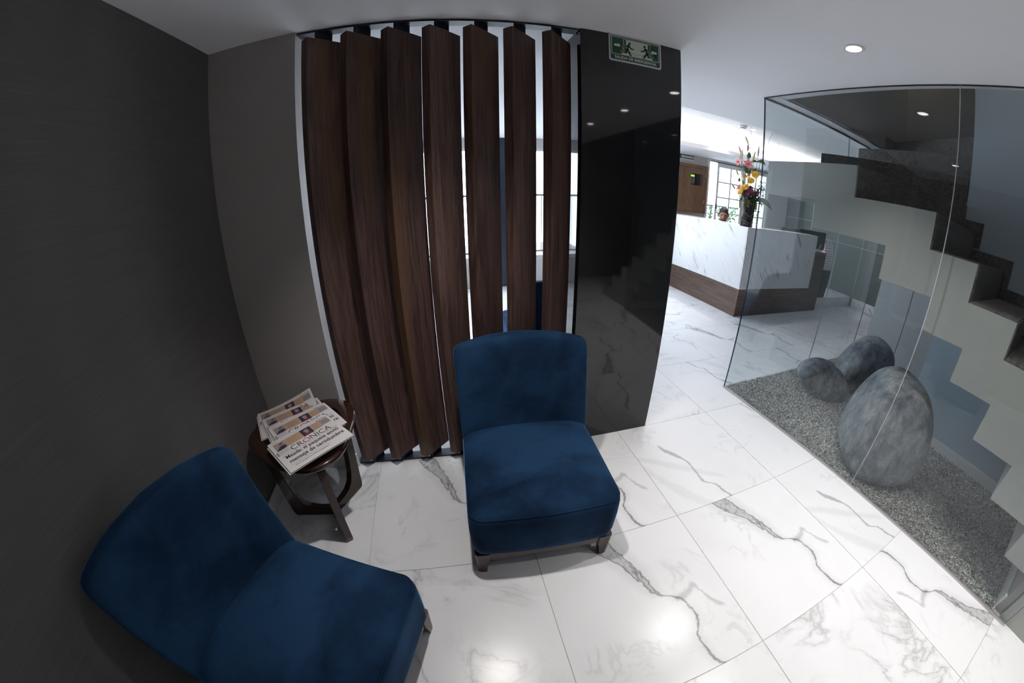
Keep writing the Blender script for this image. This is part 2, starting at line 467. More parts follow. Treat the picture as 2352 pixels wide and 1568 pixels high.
def rrect(w, h, r, n=6, cx=0, cy=0):
    pts = []
    for sx, sy, a0 in ((1, 1, 0), (-1, 1, 90), (-1, -1, 180), (1, -1, 270)):
        for k in range(n + 1):
            a = radians(a0 + 90 * k / n)
            pts.append((cx + sx * (w / 2 - r) + r * cos(a), cy + sy * (h / 2 - r) + r * sin(a)))
    return pts
def text_mesh(name, body, size, mat, parent, M, bold=0.0, sx=1.0, align='LEFT', spacing=1.0):
    cu = bpy.data.curves.new(name, 'FONT'); cu.body = body; cu.size = size; cu.offset = bold; cu.align_x = align
    cu.space_character = spacing; cu.resolution_u = 3
    t = bpy.data.objects.new(name, cu); COL.objects.link(t)
    dg = bpy.context.evaluated_depsgraph_get(); me = bpy.data.meshes.new_from_object(t.evaluated_get(dg))
    bpy.data.objects.remove(t); bpy.data.curves.remove(cu)
    me.transform(M @ Matrix.Diagonal((sx, 1, 1, 1))); me.name = name
    me.materials.clear(); me.materials.append(MAT[mat])
    o = bpy.data.objects.new(name, me); COL.objects.link(o); o.parent = parent
    return o
def struct(name, vf, mat, parent=None, label=None, **k):
    o = obj(name, vf, mat, parent, **k)
    if parent is None: o['kind'] = 'structure'
    if label: o['label'] = label
    return o

# ================================================================== THE SETTING
# ---- floor: grout bed and single porcelain tiles
TX, TY = .8026, .7974
floor = struct('floor', box((-1.4, -3.0, -.06), (7.9, 6.0, -.004)), plain('grout', (.50, .49, .48), .8), loc=(0, 0, 0),
               label='white polished porcelain floor with grey marble veins laid in large square tiles')
tile_me = None
PRINT = {(0, -1): (1, 0, 0), (1, -1): (1, 0, 0), (-1, 0): (1, 0, 0), (1, 0): (0, 1, 0), (2, -2): (1, 0, 1), (2, 0): (0, 1, 1),
         (2, -1): (0, 1, 0), (0, 0): (1, 0, 0), (3, 2): (1, 0, 0), (4, 1): (1, 0, 1), (2, 1): (0, 1, 1), (4, 2): (1, 0, 0), (5, 2): (0, 1, 0)}
for n in range(-2, 10):
    for m in range(-4, 7):
        cx, cy = .2869 + (n + .5) * TX, .9515 + (m + .5) * TY
        if cy > 5.9 or cx > 7.9: continue
        if 2.75 < cx < 7.7 and cy < 1.6: continue            # gravel bed and stair
        if cx > 4.2 and cy > 4.2: continue                   # under the raised platform
        if tile_me is None:
            t = obj('tile', bevbox((-TX / 2 + .0012, -TY / 2 + .0012, -.010), (TX / 2 - .0012, TY / 2 - .0012, 0), .0008, 1), 'tile', floor, world=False)
            tile_me = t.data
        else:
            t = obj('tile', tile_me, None, floor)
        t.location = (cx, cy, 0)
        t.color = (*PRINT.get((n, m), (0, 0, random.choice((0, 1)))), 1)

# ---- walls of the waiting corner
WL = -1.137
struct('wall_left', box((WL - .15, -2.6, 0), (WL, 1.90, CEIL)), 'fabric', loc=(WL, 0, 0), label='dark grey woven wallcovering wall behind the chairs')
struct('wall_front', box((WL, 1.747, 0), (-.660, 1.90, CEIL)), 'greige', loc=(WL, 1.747, 0), label='greige painted wall piece left of the wooden screen')
struct('wall_back', box((WL - .15, -2.75, 0), (4.95, -2.6, 3.9)), 'greige', loc=(0, -2.6, 0), label='greige wall behind the viewer')
def baseboard(name, lo, hi, label):
    return struct(name, bevbox(lo, hi, .003, 1), 'base', loc=lo, label=label)
baseboard('baseboard_left', (WL, -2.6, 0), (WL + .013, 1.747, .10), 'white baseboard along the dark wall')
baseboard('baseboard_front', (WL + .013, 1.734, 0), (-.655, 1.747, .10), 'white baseboard on the greige wall piece')
# back room and far walls
YF = 5.75
struct('wall_far_left', box((WL - .15, 1.90, 0), (WL, YF, CEIL)), 'white', loc=(WL, 1.9, 0), label='white side wall of the room behind the screen')
XR = 7.69
# ---- ceilings
ZT = 2.75
ceil_parts = [box((WL - .15, -2.75, CEIL), (2.455, 1.90, ZT)), box((WL - .15, 1.90, CEIL), (XR + .1, 2.85, ZT)),
              box((WL - .15, 2.85, CEIL), (1.5, YF + .2, ZT)), box((6.9, 2.85, CEIL), (XR + .1, YF + .2, ZT)),
              box((1.5, 5.35, CEIL), (6.9, YF + .2, ZT)), box((1.5, 4.83, CEIL), (6.9, 5.35, CEIL + .03)), box((1.5, 4.83, CEIL + .03), (6.9, 4.85, CEIL + .07)),
              box((WL - .15, 1.92, ZT), (XR + .1, YF + .2, ZT + .1))]
struct('ceiling', join(*ceil_parts), 'ceil', loc=(0, 0, CEIL), label='white plaster ceiling with a raised lit tray over reception')
led = obj('led_strip', box((1.6, 5.0, CEIL + .031), (6.8, 5.02, CEIL + .038)), 'led', loc=(1.6, 5.0, CEIL + .031))
tag(led, 'hidden white light strip on the ledge of the ceiling tray', 'light strip')
la = bpy.data.lights.new('cove_light', 'AREA'); la.shape = 'RECTANGLE'; la.size = 5.2; la.size_y = .03; la.energy = P_COVE; la.color = (1, .97, .94)
lo_ = bpy.data.objects.new('cove_light', la); COL.objects.link(lo_); lo_.location = (4.2, 5.08, CEIL + .05); lo_.rotation_euler = (pi, 0, 0)

# ---- stair hall: spine wall, end wall, shaft above the opening
struct('wall_stair', box((3.70, -2.6, 0), (3.95, .84, 3.9)), 'stair_wall', loc=(3.7, -2.6, 0), label='pale spine wall that the stair winds around, tinted for bluish light')
struct('wall_understair', box((2.50, -.665, 0), (3.70, -.62, .285)), 'greige', loc=(2.5, -.665, 0), label='low greige wall closing the gravel bed below the stair')
baseboard('baseboard_stair', (3.687, -.607, 0), (3.70, .84, .10), 'white baseboard on the stair spine wall above the gravel')
baseboard('baseboard_understair', (2.50, -.62, 0), (3.70, -.605, .11), 'white baseboard on the low wall at the end of the gravel')
wr = struct('wall_right', box((4.835, -2.6, 0), (4.95, 1.93, 3.9)), 'greige', loc=(4.83, -2.6, 0), label='pale grey wall at the back of the stair hall')
obj('panel', bevbox((4.82, 1.495, .01), (4.836, 1.93, 2.40), .002, 1), 'pale', wr)
obj('panel', bevbox((4.82, .60, .01), (4.836, 1.487, 2.40), .002, 1), 'pale', wr)
struct('wall_upper', box((2.455, 1.88, CEIL), (4.835, 1.92, 3.9)), 'greige', loc=(2.455, 1.88, CEIL), label='greige wall of the stair shaft above the opening')
struct('wall_shaft', box((2.35, -2.6, ZT), (2.455, 1.90, 3.9)), 'greige', loc=(2.35, -2.6, ZT), label='greige inner wall of the stair shaft')
struct('ceiling_shaft', box((2.3, -2.7, 3.9), (5.0, 2.0, 4.0)), 'ceil', loc=(2.3, -2.7, 3.9), label='ceiling over the stair shaft')

# ---- reception: far right wall in lacquered glass on a marble plinth, raised platform
struct('wall_light_block', box((4.95, 1.81, 0), (XR + .1, 1.93, CEIL)), 'pale', loc=(4.95, 1.81, 0), label='unseen pale grey wall added beside the stair hall to keep sky light out')  # out of view, added to stop sky light leaking onto desk and panels
wfr = struct('wall_far_right', box((XR, 1.93, 0), (XR + .1, YF, CEIL)), 'panel', loc=(XR, 1.93, 0), label='dark grey-green lacquered glass wall beside the reception desk')
pl = [(1.95, 3.632), (3.640, 4.97), (4.978, 5.74)]
for a, b in pl:
    obj('panel', bevbox((XR - .012, a, .185), (XR, b, 1.186), .0015, 1), 'panel', wfr)
    obj('panel', bevbox((XR - .012, a, 1.194), (XR, b, 1.508), .0015, 1), 'panel', wfr)
    obj('panel', bevbox((XR - .012, a, 1.516), (XR, b, CEIL), .0015, 1), 'panel', wfr)
for z_ in (1.190, 1.512):
    obj('metal_strip', box((XR - .016, 1.95, z_ - .004), (XR - .011, YF, z_ + .004)), 'chrome', wfr)
for y_ in (3.636, 4.974):
    obj('metal_strip', box((XR - .0165, y_ - .004, .185), (XR - .011, y_ + .004, CEIL)), 'chrome', wfr)
struct('trim_plinth', box((XR - .03, 1.93, 0), (XR, 3.61, .183)), 'desk_marble', loc=(XR - .03, 1.93, 0), label='white marble plinth under the lacquered glass wall')
struct('floor_platform', box((4.02, 3.66, 0), (XR, YF, .195)), 'desk_marble', loc=(4.02, 3.66, 0), label='raised white marble platform behind the reception desk')

# ---- far wall with windows and french doors
far_segments = [(WL - .15, -1.05), (.93, 1.14), (3.55, 5.01), (6.95, XR + .1)]
far = [box((a, YF, 0), (b, YF + .2, CEIL)) for a, b in far_segments]
far += [box((-1.05, YF, 0), (.93, YF + .2, .45)), box((1.14, YF, 0), (3.55, YF + .2, .45)),
        box((-1.05, YF, 2.28), (.93, YF + .2, CEIL)), box((1.14, YF, 2.28), (3.55, YF + .2, CEIL))]
far += [box((5.01, YF, 2.415), (6.95, YF + .2, CEIL))]
struct('wall_far', join(*far), 'warm_white', loc=(0, YF, 0), label='pale far wall with tall windows and white french doors')
struct('trim_1', box((.93, YF - .012, 0), (1.14, YF, CEIL)), plain('dark_blue_panel', (.02, .03, .05), .4), loc=(.93, YF, 0), label='dark blue panel between the far windows')
def window(name, x0, x1, z0, z1, nx, label):
    w = tag(empty(name, (x0, YF + .06, z0)), label, kind='structure')
    t = .05
    for lo, hi in (((x0, z0), (x1, z0 + t)), ((x0, z1 - t), (x1, z1)), ((x0, z0 + t), (x0 + t, z1 - t)), ((x1 - t, z0 + t), (x1, z1 - t))):
        obj('frame_bar', box((lo[0], YF + .05, lo[1]), (hi[0], YF + .11, hi[1])), 'white', w)
    dx = (x1 - x0 - 2 * t) / nx
    for i in range(nx):
        a = x0 + t + i * dx
        if i: obj('mullion', box((a - .02, YF + .055, z0 + t), (a + .02, YF + .105, z1 - t)), 'white', w)
        obj('pane', box((a + .022 if i else a, YF + .077, z0 + t), (a + dx - (.022 if i < nx - 1 else 0), YF + .083, z1 - t)), 'pane', w)
    return w
window('window_1', -1.05, .93, .45, 2.28, 2, 'bright tall window seen between the wooden slats')
window('window_2', 1.14, 3.55, .45, 2.28, 3, 'bright wide window right of the dark blue panel')
# french doors
dr = tag(empty('door_1', (5.01, YF, 0)), 'white french doors with glazing bars behind the receptionist', kind='structure')
obj('jamb', box((5.01, YF - .02, 0), (5.075, YF + .12, 2.40)), 'white', dr)
obj('jamb', box((6.89, YF - .02, 0), (6.95, YF + .12, 2.40)), 'white', dr)
obj('head', box((5.01, YF - .02, 2.40), (6.95, YF + .12, 2.415)), 'white', dr)
obj('track', box((5.075, YF - .005, 2.385), (6.89, YF + .06, 2.398)), 'shade_gap', dr)
def leaf(x0, x1):
    L = obj('door_leaf', join(box((x0, YF + .01, .2), (x0 + .055, YF + .055, 2.38)), box((x1 - .055, YF + .01, .2), (x1, YF + .055, 2.38)),
                              box((x0 + .055, YF + .01, 2.30), (x1 - .055, YF + .055, 2.38)), box((x0 + .055, YF + .01, .2), (x1 - .055, YF + .055, .42))), 'white', dr)
    xm = (x0 + x1) / 2
    obj('glazing_bar', box((xm - .018, YF + .015, .42), (xm + .018, YF + .05, 2.30)), 'white', L)
    rows = [.42, .735, 1.055, 1.375, 1.69, 2.0, 2.30]
    for z_ in rows[1:-1]:
        for a, b in ((x0 + .055, xm - .018), (xm + .018, x1 - .055)):
            obj('glazing_bar', box((a, YF + .018, z_ - .014), (b, YF + .047, z_ + .014)), 'white', L)
    for r0, r1 in zip(rows[:-1], rows[1:]):
        for a, b in ((x0 + .055, xm - .018), (xm + .018, x1 - .055)):
            obj('pane', box((a, YF + .03, r0 + .014), (b, YF + .035, r1 - .014)), 'pane', L)
    return L
l1 = leaf(5.31, 6.10); leaf(6.105, 6.89)
obj('pull', bevbox((5.325, YF - .006, 1.44), (5.345, YF + .01, 1.56), .003, 1), 'shade_gap', l1)

# ---- terrace outside
struct('floor_terrace', box((-2.0, YF + .2, -.05), (9.5, 9.5, .18)), 'stone', loc=(-2, YF + .2, 0), label='grey paved terrace outside the windows')
rl = thing('terrace_railing', 'black iron railing along the terrace behind the french doors', 'railing', (-2.0, 7.3, .18))
obj('top_rail', tube([(-2, 7.3, 1.50), (9.4, 7.3, 1.50)], .022), 'steel', rl)
for x_ in (-1.95, .9, 3.75, 6.6, 9.35): obj('post', box((x_ - .02, 7.28, .18), (x_ + .02, 7.32, 1.5)), 'steel', rl)
obj('bottom_rail', tube([(-2, 7.3, .32), (9.4, 7.3, .32)], .018), 'steel', rl)
bal = None
for i in range(76):
    x_ = -1.95 + i * .15
    if bal is None:
        bal = obj('baluster', box((-.007, -.007, .14), (.007, .007, 1.32)), 'steel', rl, world=False)
        b_ = bal
    else: b_ = obj('baluster', bal.data, None, rl)
    b_.location = (x_ + 2.0, 0, 0)
def arch_chair(loc, rz, label):
    c = thing('garden_chair', label, 'chair', loc, rz)
    pts = [(-.21, .2, 0), (-.22, .21, .45), (-.22, .23, .75)] + [(.22 * cos(a), .25, .78 + .22 * sin(a)) for a in np.linspace(pi, 0, 9)] + [(.22, .23, .75), (.22, .21, .45), (.21, .2, 0)]
    obj('back_hoop', tube(pts, .016, 6), 'steel', c, True, world=False)
    obj('seat', lathe([(.001, .43), (.22, .43), (.225, .445), (.22, .46), (.001, .462)], 20), 'steel', c, True, world=False)
    for s in (-1, 1): obj('leg', tube([(s * .16, -.15, .44), (s * .19, -.2, 0)], .013, 6), 'steel', c, True, world=False)
    for k in (-.08, 0, .08): obj('back_rod', tube([(k, .22, .45), (k, .25, .97)], .008, 6), 'steel', c, True, world=False)
    return c
arch_chair((5.42, 6.22, .18), .2, 'black iron garden chair with a hooped back, left of the door leaf')
arch_chair((6.02, 6.22, .18), -.15, 'black iron garden chair with a hooped back, just behind the receptionist')
gt = thing('garden_table', 'small round black iron garden table outside the french doors', 'table', (6.70, 6.22, .18))
obj('table_top', lathe([(.001, .70), (.235, .70), (.24, .715), (.235, .73), (.001, .731)], 24, (6.70, 6.22, .18)), 'steel', gt, True)
obj('pedestal', lathe([(.2, 0), (.19, .02), (.03, .05), (.025, .70)], 16, (6.70, 6.22, .18)), 'steel', gt, True)
def leafy(n, spread, h, base, size, seed):
    rr = random.Random(seed); V, F = [], []
    for i in range(n):
        a = rr.uniform(0, 2 * pi); q = rr.random() ** .5 * spread; z = base + rr.random() * h
        c = Vector((q * cos(a), q * sin(a), z)); d = Vector((rr.uniform(-1, 1), rr.uniform(-1, 1), rr.uniform(-.4, 1))).normalized()
        e = d.cross(Vector((rr.uniform(-1, 1), rr.uniform(-1, 1), .3))).normalized(); s = size * rr.uniform(.6, 1.3); k = len(V)
        nn = d.cross(e) * s * .12
        V += [tuple(c - d * s), tuple(c + e * s * .4 + nn), tuple(c + d * s), tuple(c - e * s * .4 + nn)]; F += [(k, k + 1, k + 2), (k, k + 2, k + 3)]
    return V, F
def shrub(x, y, h, sp, n, label, seed):
    s = thing('planter_shrub', label, 'plant', (x, y, .18))
    obj('planter', join(lathe([(.16, 0), (.2, .36), (.19, .37), (.17, .36)], 20)), 'steel', s, True, world=False)
    obj('foliage', leafy(n, sp, h, .34, .055, seed), 'outleaf', s, world=False, kind='stuff')
    obj('stem', tube([(0, 0, .3), (.02, .01, .5), (0, .02, .34 + h * .8)], .012, 6), 'stem', s, True, world=False)
shrub(5.38, 6.86, 1.25, .26, 420, 'tall green terrace shrub beside the gap of the french doors', 1)
shrub(6.05, 6.86, .95, .28, 420, 'bushy green terrace shrub behind the middle of the door leaf', 2)
shrub(6.75, 6.86, 1.0, .28, 380, 'green terrace shrub behind the black vase', 3)
shrub(7.5, 6.86, 1.1, .28, 300, 'green terrace shrub furthest right on the terrace', 4)

# ================================================================== THINGS
# ---- black granite pillar
gp = obj('granite_pillar', bevbox((.71, 1.747, 0), (1.319, 2.25, CEIL - .001), .002, 1), 'granite', loc=(1.0145, 1.747, 0))
tag(gp, 'polished black granite pillar carrying the green exit sign', 'pillar')

# ---- wooden slat screen
scr = thing('slat_screen', 'tall screen of seven turned walnut boards in a black steel frame', 'screen', (0, 1.787, 0))
obj('top_channel', bevbox((-.655, 1.757, CEIL - .012), (.706, 1.817, CEIL - .0005), .001, 1), 'steel', scr)
obj('bottom_channel', bevbox((-.655, 1.757, 0.0005), (.706, 1.826, .012), .001, 1), 'steel', scr)
slat_me = pin_me = None
for i in range(7):
    tx = -.586 + .1883 * i
    c = (tx + .0555, 1.695 + .092)
    if slat_me is None:
        s = obj('slat', bevbox((-.104, -.0265, .06), (.104, .0265, 2.37), .0015, 1), 'slat', scr, world=False); slat_me = s.data
        p1 = obj('upper_pin', box((-.045, -.006, 2.365), (.045, .006, CEIL - .0115)), 'steel', s, world=False)
        p2 = obj('lower_pin', box((-.045, -.006, .0115), (.045, .006, .065)), 'steel', s, world=False)
        pm = (p1.data, p2.data)
    else:
        s = obj('slat', slat_me, None, scr)
        obj('upper_pin', pm[0], None, s); obj('lower_pin', pm[1], None, s)
    s.location = (c[0], c[1] - 1.787, 0); s.rotation_euler = (0, 0, radians(44.6))

# ---- exit sign on the pillar
def disc(cx, cz, r, n=20): return [(cx + r * cos(2 * pi * k / n), cz + r * sin(2 * pi * k / n)) for k in range(n)]
def capsule(a, b, w, w2=None, n=6):
    w2 = w2 or w; ang = atan2(b[1] - a[1], b[0] - a[0])
    return [(a[0] + w * cos(ang + pi / 2 + pi * k / n), a[1] + w * sin(ang + pi / 2 + pi * k / n)) for k in range(n + 1)] + \
           [(b[0] + w2 * cos(ang - pi / 2 + pi * k / n), b[1] + w2 * sin(ang - pi / 2 + pi * k / n)) for k in range(n + 1)]
def exit_sign():
    Y0 = 1.747; cx, cz = 1.0225, 2.3495
    t = thing('exit_sign', 'green emergency exit sign with two running figures at the pillar top', 'sign', (cx, Y0, cz))
    lay = lambda k: (Y0 - .004 - .0006 * k, Y0 - .004 - .0006 * (k - 1))
    P = lambda poly, k, dx=0: prism([(cx + dx + x, cz + z) for x, z in poly], lay(k)[0], lay(k)[1], 'y')
    obj('rim', prism([(cx + x, cz + z) for x, z in rrect(.316, .154, .013)], Y0 - .004, Y0 - .0003, 'y'), 'sign_rim', t)
    obj('green_field', P(rrect(.298, .136, .010), 1), 'sign_green', t)
    obj('border', P(rrect(.288, .101, .006, cy=.0125), 2), 'sign_cream', t)
    obj('picture_field', P(rrect(.281, .094, .004, cy=.0125), 3), 'sign_green', t)
    # white doorway with its floor
    obj('doorway', join(P([(-.075, -.034 + .012), (.088, -.034 + .012), (.088, .056), (-.075, .056)], 4),
                        P([(-.088, -.036 + .002), (.103, -.036 + .002), (.088, -.020), (-.075, -.020)], 4)), 'sign_cream', t)
    obj('door_shadow', P([(-.072, -.018), (-.060, -.018), (-.060, .053), (-.072, .053)], 5), 'sign_green', t)
    obj('door_shadow', P([(.073, -.018), (.085, -.018), (.085, .053), (.073, .053)], 5), 'sign_green', t)
    def man(m, dx):
        c = lambda a, b, w, w2=None: P([(m * x, z) for x, z in capsule(a, b, w, w2)][::m], 7, dx)
        ring = lambda a, b, w, w2=None: P([(m * x, z) for x, z in capsule(a, b, w + .0022, (w2 or w) + .0022)][::m], 6, dx)
        L = [((.0, .022), (-.010, -.004), .0068, .0062), ((-.004, .020), (-.026, .017), .0035), ((-.026, .017), (-.034, .003), .0030),
             ((.004, .022), (.013, .007), .0034), ((.013, .007), (.029, .006), .0030), ((-.008, -.003), (.004, -.018), .0052, .0044),
             ((.004, -.018), (.013, -.036), .0044, .0036), ((-.010, -.004), (-.017, -.020), .0052, .0044), ((-.017, -.020), (-.042, -.019), .0040, .0032)]
        head = P(disc(dx + m * .006, .036, .0072), 7)
        obj('figure_outline', join(*[ring(*a) for a in L]), 'sign_cream', t)
        obj('figure', join(head, *[c(*a) for a in L]), 'sign_green', t)
        obj('figure_shadow', P([(dx + m * .012, -.027), (dx + m * .022, -.027), (dx + m * .012, -.034), (dx + m * -.004, -.034)][::m], 5), 'sign_green', t)
    man(1, -.045); man(-1, .058)
    for s in (1, -1):
        x0 = -.128 if s == 1 else .128
        ar = [(0, .0065), (.023, .0065), (.023, .012), (.036, 0), (.023, -.012), (.023, -.0065), (0, -.0065)]
        obj('arrow', P([(x0 + s * x, .014 + z) for x, z in ar][::s], 5), 'sign_cream', t)
    M = Matrix.Translation((0, -.0053, -.0605)) @ Matrix.Rotation(pi / 2, 4, 'X')
    fit_text('lettering', 'SALIDA DE EMERGENCIA', .0225, 'sign_cream', t, M, .252, .0007, center=True)
def fit_text(name, body, size, mat, parent, M, width, bold=0.0, center=False):
    o = text_mesh(name, body, size, mat, parent, Matrix.Identity(4), bold)
    xs = [v.co.x for v in o.data.vertices]; k = width / max(1e-6, max(xs) - min(xs)); x0 = min(xs)
    o.data.transform(M @ Matrix.Translation((-width / 2 if center else 0, 0, 0)) @ Matrix.Diagonal((k, 1, 1, 1)) @ Matrix.Translation((-x0, 0, 0)))
    return o
exit_sign()

# ---- glass partition around the gravel bed
gl = thing('glass_partition', 'frameless tinted glass partition enclosing the gravel bed and stair', 'glass partition', (2.35, 2.03, 0))
def slab(a, b, t, z0, z1):
    """upright slab between plan points a and b, thickness t"""
    d = Vector((b[0] - a[0], b[1] - a[1])).normalized(); n = Vector((-d.y, d.x)) * t / 2
    q = [(a[0] + n.x, a[1] + n.y), (b[0] + n.x, b[1] + n.y), (b[0] - n.x, b[1] - n.y), (a[0] - n.x, a[1] - n.y)]
    return prism(q, z0, z1)
def pane(a, b, z0=.006, z1=CEIL - .006):
    o = obj('pane', slab(a, b, .010, z0, z1), ['glass', 'glass_edge'], gl)
    for p in o.data.polygons:
        d = Vector((b[0] - a[0], b[1] - a[1], 0)).normalized()
        if abs(p.normal.z) > .5 or abs(p.normal.dot(d)) > .5: p.material_index = 1
    return o
GX = lambda y: 2.4205 - .0405 * y
GY = lambda x: 2.02 + (x - 2.34) * .0173
pane((GX(2.018), 2.018), (GX(.628), .628)); pane((GX(.624), .624), (GX(-.715), -.715))
pane((GX(2.018) + .002, GY(2.34) + .006), (3.708, GY(3.708) + .006)); pane((3.712, GY(3.712) + .006), (4.818, GY(4.818) + .006))
obj('joint_seal', slab((GX(.628), .628), (GX(.624), .624), .011, .006, CEIL - .006), 'seal', gl)
obj('joint_seal', slab((3.708, GY(3.708) + .006), (3.712, GY(3.712) + .006), .011, .006, CEIL - .006), 'seal', gl)
obj('floor_channel', slab((GX(2.03), 2.03), (GX(-.72), -.72), .024, .0005, .010), 'chrome', gl)
obj('floor_channel', slab((2.36, GY(2.36) + .006), (4.818, GY(4.818) + .006), .024, .0005, .010), 'chrome', gl)
obj('ceiling_channel', slab((GX(2.03), 2.03), (GX(-.72), -.72), .009, CEIL - .006, CEIL - .0005), 'shade_gap', gl)
obj('ceiling_channel', slab((2.36, GY(2.36) + .006), (4.818, GY(4.818) + .006), .024, CEIL - .008, CEIL - .0005), 'shade_gap', gl)

# ---- stair
st = thing('staircase', 'white folded stair with dark wood treads winding up behind the glass', 'staircase', (2.47, -1.48, 0))
XS, XW = 2.47, 3.70
RY = [1.29, .729, .434, .144, -.13, -.40, -.67, -.94, -1.21, -1.48]         # riser lines on the open side
LV = [1.952, 1.745, 1.538, 1.335, 1.14, .94, .745, .55, .36, .18, 0.0]     # tread levels
top = [(2.07, 1.952)]
for y_, a, b in zip(RY, LV[:-1], LV[1:]): top += [(y_, a), (y_, b)]
under = [(-.67, 0), (-.67, .29), (-.43, .29), (-.43, .489), (-.16, .489), (-.16, .70), (.108, .70), (.108, .909), (.378, .909), (.378, 1.099),
         (.651, 1.099), (.651, 1.286), (1.012, 1.286), (1.012, 1.491), (1.596, 1.491), (1.596, 1.69), (2.07, 1.69)]
obj('stringer', prism(top + under, XS, XS + .03, 'x'), 'stair_white', st)
flight = [p for p in top if p[0] < .73 and p[1] < 1.60] + [p for p in under if p[0] < .73]
flight = [(.729, 1.286), (.729, 1.538)] + [p for p in top if p[0] < .5] + [p for p in under if p[0] < .70]
obj('flight_body', prism(flight, XS + .03, XW - .002, 'x'), 'stair_white', st)
wind = [([(2.50, .729), (2.50, 1.29), (3.698, .84), (3.698, .76)], 1.491, 1.745),
        ([(2.50, 1.29), (2.50, 2.035), (3.18, 2.035), (3.72, .86), (3.698, .845)], 1.69, 1.952),
        ([(3.18, 2.035), (3.905, 2.035), (3.84, .86), (3.72, .86)], 1.95, 2.156),
        ([(3.905, 2.035), (4.53, 2.035), (3.97, .86), (3.84, .86)], 2.15, 2.36),
        ([(4.53, 2.035), (4.818, 2.035), (4.818, .86), (3.97, .86)], 2.35, 2.565)]
def cut_y(poly, ymax):          # keep below the shaft wall
    return [(x, min(y, ymax)) for x, y in poly]
for k, (pl_, a, b) in enumerate(wind):
    if b > CEIL: pl_ = cut_y(pl_, 1.868)
    obj('winder_body', prism(pl_, a, b - .008), 'stair_white', st)
    obj('tread', prism(pl_, b - .008, b), 'tread', st)
def plank(a, b, z0, z1, t=.008):
    return slab(a, b, t, z0, z1)
rz_ = [((2.492, 1.286), (3.698, .836), 1.745, 1.945), ((3.176, 2.033), (3.716, .858), 1.952, 2.149), ((3.90, 2.033), (3.836, .858), 2.156, 2.353), ((4.45, 1.866), (3.966, .858), 2.36, 2.558)]
for a, b, z0, z1 in rz_: obj('riser', plank(a, b, z0, z1), 'tread', st)
for i in range(1, len(RY)):
    obj('riser', box((XS + .012, RY[i] - .008, LV[i + 1] + .0005), (XW - .002, RY[i] - .0005, LV[i])), 'tread', st)
    if i > 1: obj('tread', box((XS + .012, RY[i], LV[i] + .0003), (XW - .002, RY[i - 1] - .0085, LV[i] + .008)), 'tread', st)
    if i >= 1: obj('skirting', prism([(RY[i] - .0, LV[i] + .009), (RY[i - 1] if i > 1 else .84, LV[i] + .009), (RY[i - 1] if i > 1 else .84, LV[i] + .095), (RY[i] - .06, LV[i] + .095), (RY[i] - .06, LV[i] - .10), (RY[i] - .009, LV[i] - .10), (RY[i] - .009, LV[i] + .009)], XW - .012, XW - .001, 'x'), 'tread', st)
obj('skirting', box((4.21, 1.866, 2.361), (4.45, 1.879, 2.564)), 'tread', st)

# ---- gravel bed
rg = np.random.default_rng(3)
def gravel():
    N = 52000
    xy = rg.uniform((2.35, -.60), (4.80, 2.03), (N, 2))
    lim = 2.4325 - .0405 * xy[:, 1]
    ok = (xy[:, 0] > lim + .006) & (xy[:, 1] < 2.012 + (xy[:, 0] - 2.34) * .0173) & ~((xy[:, 0] > 3.68) & (xy[:, 1] < .85))
    ok &= ~((xy[:, 0] > 3.3) & (rg.random(N) < .45))
    xy = xy[ok]; n = len(xy)
    z = rg.uniform(.008, .022, n) + .006 * np.sin(xy[:, 0] * 5 + 1) * np.sin(xy[:, 1] * 4)
    s = rg.uniform(.005, .0115, n)
    U = np.array([[1, 0, 0], [-1, 0, 0], [0, 1, 0], [0, -1, 0], [0, 0, .7], [0, 0, -.7]], float)
    F = np.array([[0, 2, 4], [2, 1, 4], [1, 3, 4], [3, 0, 4], [2, 0, 5], [1, 2, 5], [3, 1, 5], [0, 3, 5]])
    a = rg.uniform(0, 2 * pi, n); b = rg.uniform(-.7, .7, n); e = rg.uniform(.5, 1, n)
    V = np.repeat(U[None], n, 0) * s[:, None, None]; V[:, :, 1] *= e[:, None]; V += rg.normal(0, .0011, V.shape)
    x1 = V[:, :, 0] * np.cos(b)[:, None] - V[:, :, 2] * np.sin(b)[:, None]; z1 = V[:, :, 0] * np.sin(b)[:, None] + V[:, :, 2] * np.cos(b)[:, None]
    X = x1 * np.cos(a)[:, None] - V[:, :, 1] * np.sin(a)[:, None]; Y = x1 * np.sin(a)[:, None] + V[:, :, 1] * np.cos(a)[:, None]
    V = np.stack([X + xy[:, 0, None], Y + xy[:, 1, None], z1 + z[:, None]], 2).reshape(-1, 3)
    F = (F[None] + 6 * np.arange(n)[:, None, None]).reshape(-1, 3)
    me = bpy.data.meshes.new('gravel'); me.vertices.add(len(V)); me.vertices.foreach_set('co', V.ravel())
    me.loops.add(F.size); me.loops.foreach_set('vertex_index', F.ravel().astype(np.int32))
    me.polygons.add(len(F)); me.polygons.foreach_set('loop_start', np.arange(0, F.size, 3, dtype=np.int32))
    me.update(calc_edges=True); me.materials.append(MAT['gravel'])
    o = bpy.data.objects.new('gravel', me); COL.objects.link(o)
    return tag(o, 'bed of small grey gravel chips behind the glass', 'gravel', kind='stuff')
gravel()
gb = struct('floor_bed', prism([(2.447, -.62), (3.70, -.62), (3.70, .84), (4.82, .84), (4.82, 2.045), (2.36, 2.005)], .0002, .008), 'gravel', loc=(2.45, -.62, 0), label='dark base under the gravel chips')

